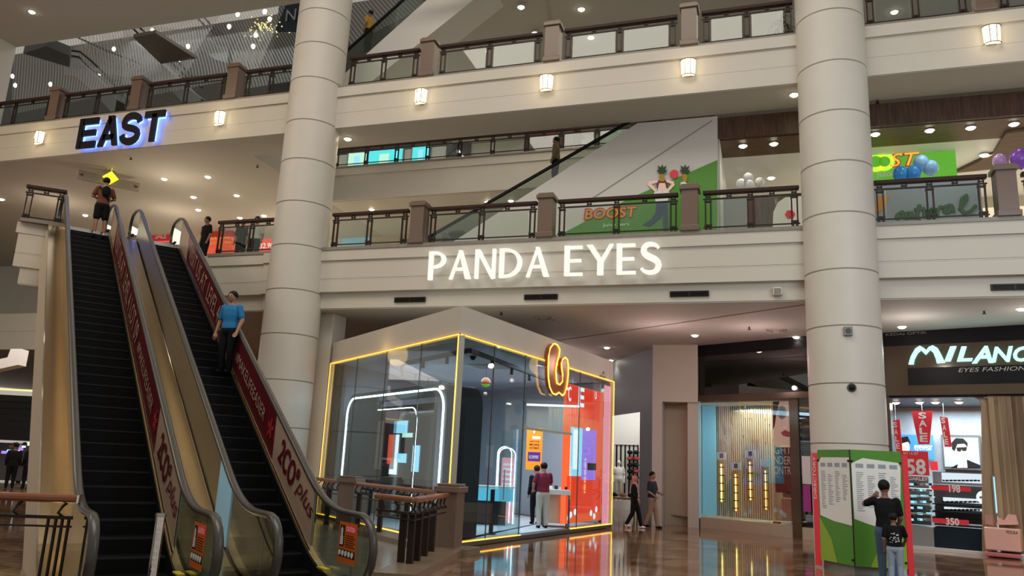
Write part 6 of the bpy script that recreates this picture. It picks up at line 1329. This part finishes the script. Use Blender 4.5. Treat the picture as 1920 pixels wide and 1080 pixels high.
net('safety_netting', [Y(120, 120, 8), Y(330, 165, 7), Y(400, 60, 12), Y(180, 40, 12)], 'tilted net sheet around the dark handrails of the far escalators', .9)
net('safety_netting', [Y(655, 85, 3.0), Y(800, 10, 3.0), Y(780, -40, 5), Y(650, -30, 5)], 'net sheet right of the left column above the top escalator', .2)
net('safety_netting', [Y(440, 170, 8), Y(560, 150, 8), Y(570, 60, 11), Y(430, 60, 11)], 'dim net sheet just left of the left round column', .3)
o = MB().vprism([(q.x, q.y) for q in [onz(x, y, 18.5) for x, y in ((250, 68), (292, 60), (368, 108), (302, 118))]], 18.45, 18.6).build('ceiling_raft', M['mirror']); tag(o, 'brown-grey diamond shaped ceiling panel in the upper left atrium', 'panel')
o = MB().vprism([(q.x, q.y) for q in [onz(x, y, 17.2) for x, y in ((45, 92), (88, 78), (132, 96), (132, 118))]], 17.0, 17.4).build('ceiling_bulkhead', M['dgrey']); tag(o, 'long dark bulkhead hanging under the upper left soffit', 'panel')
def far_esc(lines, lb, yy):
    t = thing('far_escalator', lb, 'escalator', tuple(Y(*lines[0][0], yy)))
    for k, pts in enumerate(lines):
        P_ = [Y(x, y, yy+.5*k) for x, y in pts]
        for nm, dz, w_ in (('handrail', 0, .05),):
            MB().tube(P_, w_, 6).build(nm, M['black2'], t)
    P0 = [Y(x, y, yy) for x, y in lines[0]]; mb = MB()
    for a_, b_ in zip(P0[:-1], P0[1:]): mb.add([a_-UP*1.3, b_-UP*1.3, b_-UP*.5, a_-UP*.5, a_-UP*1.3+Vector((0, 1, 0)), b_-UP*1.3+Vector((0, 1, 0)), b_-UP*.5+Vector((0, 1, 0)), a_-UP*.5+Vector((0, 1, 0))], [(0, 1, 2, 3), (7, 6, 5, 4), (0, 4, 5, 1), (3, 2, 6, 7)])
    mb.build('truss', M['grey'], t); return t
far_esc([[(128, 94), (150, 97), (172, 115), (190, 132), (222, 168)], [(130, 104), (148, 107), (168, 128), (200, 158), (210, 172)]], 'dark railed far escalator behind the granite posts left of the EAST sign', 7)
far_esc([[(145, 70), (200, 95), (260, 118), (320, 135), (350, 148)]], 'long dark handrail of a far escalator crossing above the EAST sign', 9)
far_esc([[(248, 52), (262, 66), (290, 86), (345, 140), (380, 165)], [(262, 52), (280, 68), (308, 90), (360, 142)]], 'far escalator running down past the diamond panel', 8)
far_esc([[(372, 36), (392, 56), (412, 68), (432, 73)], [(384, 34), (402, 54), (420, 66), (436, 70)]], 'curved top of a far escalator left of the round column', 10)
o = MB().box(*Y(432, 92, 10), *Y(455, 72, 11)).build('escalator_box', M['dgrey']); tag(o, 'small dark box at the end of the curved far escalator', 'box')
pts = [Y(x, y, 15.7) for x, y in ((24, 143), (29, 160), (95, 158), (98, 112), (148, 107), (187, 138), (203, 124), (222, 134), (214, 92), (276, 147), (286, 57), (335, 113), (353, 87), (430, 50), (446, 27), (475, 87), (480, 66))]+[Y(x, y, 15.7) for x, y in ((497, 22), (506, 36), (547, 64))]
ORD += ['sixteenth', 'seventeenth', 'eighteenth', 'nineteenth', 'twentieth']
for i, q in enumerate(pts):
    r = copy_tree(dl0, (q.x, q.y, q.z), 'small bright spot light in the upper left atrium, %s of twenty' % nth(i, len(pts)), 'atrium spot lights'); r.rotation_euler = (math.radians(-70), 0, 0); r.scale = (1.3, 1.3, 1.3)
t = thing('hanging_ornament', 'cluster of tiny yellow fairy lights left of the round column', 'ornament', tuple(Y(495, 55, 12))); mb = MB(); rr = random.Random(6)
for k in range(70): q = Y(495+rr.gauss(0, 16), 52+rr.gauss(0, 9), 12+rr.uniform(-.5, .5)); mb.ball(q, .035, nu=5, nv=4)
o = mb.build('fairy_lights', emis('fairy_light_glow', (1, .8, .25), 1.6), t); o['kind'] = 'stuff'
pl = Pl((-24, 13), (-10, 13)); t = thing('faint_letter_sign', 'faint grey letter N on dark glass left of the round column', 'sign', tuple(pl.pt(546, 30))); pl.rect(525, -5, 575, 250, -.1, .1).build('dark_glass', M['navy'], t); mb = MB(); pl.text('N', 535, 16, 556, 40, 0, mb); mb.build('lettering', M['grey'], t)
# ================================================================ FIRST FLOOR LEFT, BEHIND THE ESCALATORS
y9 = Pl((-32, 9), (-18, 9))
t = thing('sale_sign', 'red SALE price strip above the top of the right escalator', 'sign', tuple(y9.pt(283, 450))); y9.rect(281, 433, 345, 452, 0, .05).build('board', M['red'], t); mb = MB(); y9.text('SALE', 291, 436, 313, 448, 0, mb, .02); y9.text('29.90', 322, 434, 342, 445, 0, mb); mb.build('lettering', M['wht'], t)
t = thing('sale_sign', 'red price card reading 32.90 beside the left column', 'sign', tuple(y9.pt(500, 468))); y9.rect(483, 449, 516, 473, 0, .05).build('board', M['red'], t); q = y9.pt(500, 470, -.06); MB().cyl((q.x, q.y, 7.47), (q.x, q.y, q.z), .02).build('stand', M['grey'], t); mb = MB(); y9.text('32.90', 487, 455, 513, 466, 0, mb, .01); mb.build('lettering', M['wht'], t)
mb = MB(); y9.poly([(377, 397), (436, 409), (434, 476), (375, 476)], .1, .3, mb); o = mb.build('red_feature_wall', M['redw']); tag(o, 'orange-red shop wall behind the first floor rail', 'wall panel')
t = thing('wall_lettering', 'gold lettering on the shop wall behind the first floor rail', 'lettering', tuple(y9.pt(400, 460, .2))); mb = MB(); y9.text('SALON', 395, 443, 430, 450, .2, mb); y9.text('SELECTION', 378, 452, 432, 460, .2, mb); mb.build('lettering', M['cyel'], t)
# wayfinding sign
a_, b_ = onz(147, 324, 10.95), onz(261, 349, 10.95); dd = (b_-a_).normalized(); nn = dd.cross(UP)
if nn.dot(CAM-a_) < 0: nn = -nn
LW = (b_-a_).length; t = thing('wayfinding_sign', 'long grey hanging direction sign with arrows above the man in rust shirt', 'sign', tuple(a_))
q = c if False else None
MB().fbox(a_, dd, nn, UP, 0, LW, -.06, .06, -.22, .10).build('sign_board', M['mirror' if False else 'kerb'], t); MB().fbox(a_, dd, nn, UP, LW*.42, LW*.56, -.08, .08, .0, .36).build('hanger_box', M['kerb'], t)
ru = dd if dd.cross(UP).dot(nn) > 0 else -dd
for k, sg_ in ((.06, -1), (.94, 1)):
    mb = MB(); c = a_+dd*LW*k+nn*.065-UP*.06; mb.add([c+ru*sg_*.09, c-ru*sg_*.03+UP*.07, c-ru*sg_*.03-UP*.07], [(0, 1, 2)]); mb.fbox(c, ru, UP, nn, -.09, .03, -.015, .015, -.002, .004); mb.build('arrow', M['burg'], t)
c = onz(205, 337, 10.90)+nn*.25; ww = (CAM-c).normalized(); ax = UP.cross(ww).normalized(); mb = MB(); pts_ = [c+ax*.27, c+UP*.26, c-ax*.27, c-UP*.26]; mb.add(pts_+[p-ww*.04 for p in pts_], [(0, 1, 2, 3), (7, 6, 5, 4), (0, 4, 5, 1), (1, 5, 6, 2), (2, 6, 7, 3), (3, 7, 4, 0)]); mb.fbox(c-ww*.02, ax, ww, UP, -.01, .01, -.01, .01, .26, .38); o = mb.build('diamond_sign', M['ylw']); tag(o, 'bright yellow diamond sign hanging beside the wayfinding sign', 'sign')
# ================================================================ GROUND FLOOR LEFT SHOP
gp = onz(10, 906); gl_ = Pl((gp.x, gp.y), (gp.x+.9, gp.y+.4)); 
t = thing('slatted_shopfront', 'dark brown slatted shopfront far behind at the lower left edge', 'shopfront', (gp.x, gp.y, 0))
gl_.rect(-160, 737, 140, 822, 0, .2).build('slat_wall', M['wood'], t)
for k in range(7): gl_.rect(-160, 745+k*12, 140, 747+k*12, .04, .05).build('slat_gap', M['black'], t)
gl_.rect(-160, 722, 140, 735, .3, .3).build('lit_cove', emis('yellow_cove_glow', (1, .85, .35), .9), t); gl_.rect(-160, 822, 140, 906, -1.2, .1).build('shop_back', M['dgrey'], t)
rr = random.Random(12)
for k in range(26):
    x, y = rr.uniform(0, 62), rr.uniform(828, 880); o = gl_.rect(x, y, x+rr.uniform(3, 8), y+rr.uniform(3, 7), -1.0+rr.uniform(0, .3), .08).build('boxed_goods', M[rr.choice(['ledw', 'ledc', 'cpink', 'grey', 'whiteg', 'cyel', 'ledp'])]); tag(o, 'tiny bright goods on the shelves of the dark lower left shop', 'goods', 'goods in the lower left shop')
for i, (x, lb) in enumerate(((16, 'person in dark clothes standing at the lower left shop, nearer the picture edge'), (47, 'person in dark clothes at the lower left shop beside the cream cladding'), (34, 'person in grey at the lower left shop between the two dark ones'))):
    q = onz(x, 916 if i < 2 else 900); person(lb, 1.6, (q.x, q.y, 0), facing(q.x, q.y, 30*i), 'skind', ('cblack', 'cblack', 'cgrey')[i], 'cblack', fingers=False, vox=.018, sleeve=1.5)
t = thing('ceiling_feature', 'white stepped ceiling beam at the left edge above the lower shop', 'beam', tuple(gl_.pt(10, 690, 2))); gl_.poly([(-40, 682), (14, 670), (20, 654), (40, 654), (34, 684), (-40, 700)], 2.5, .6).build('beam', M['wht'], t)
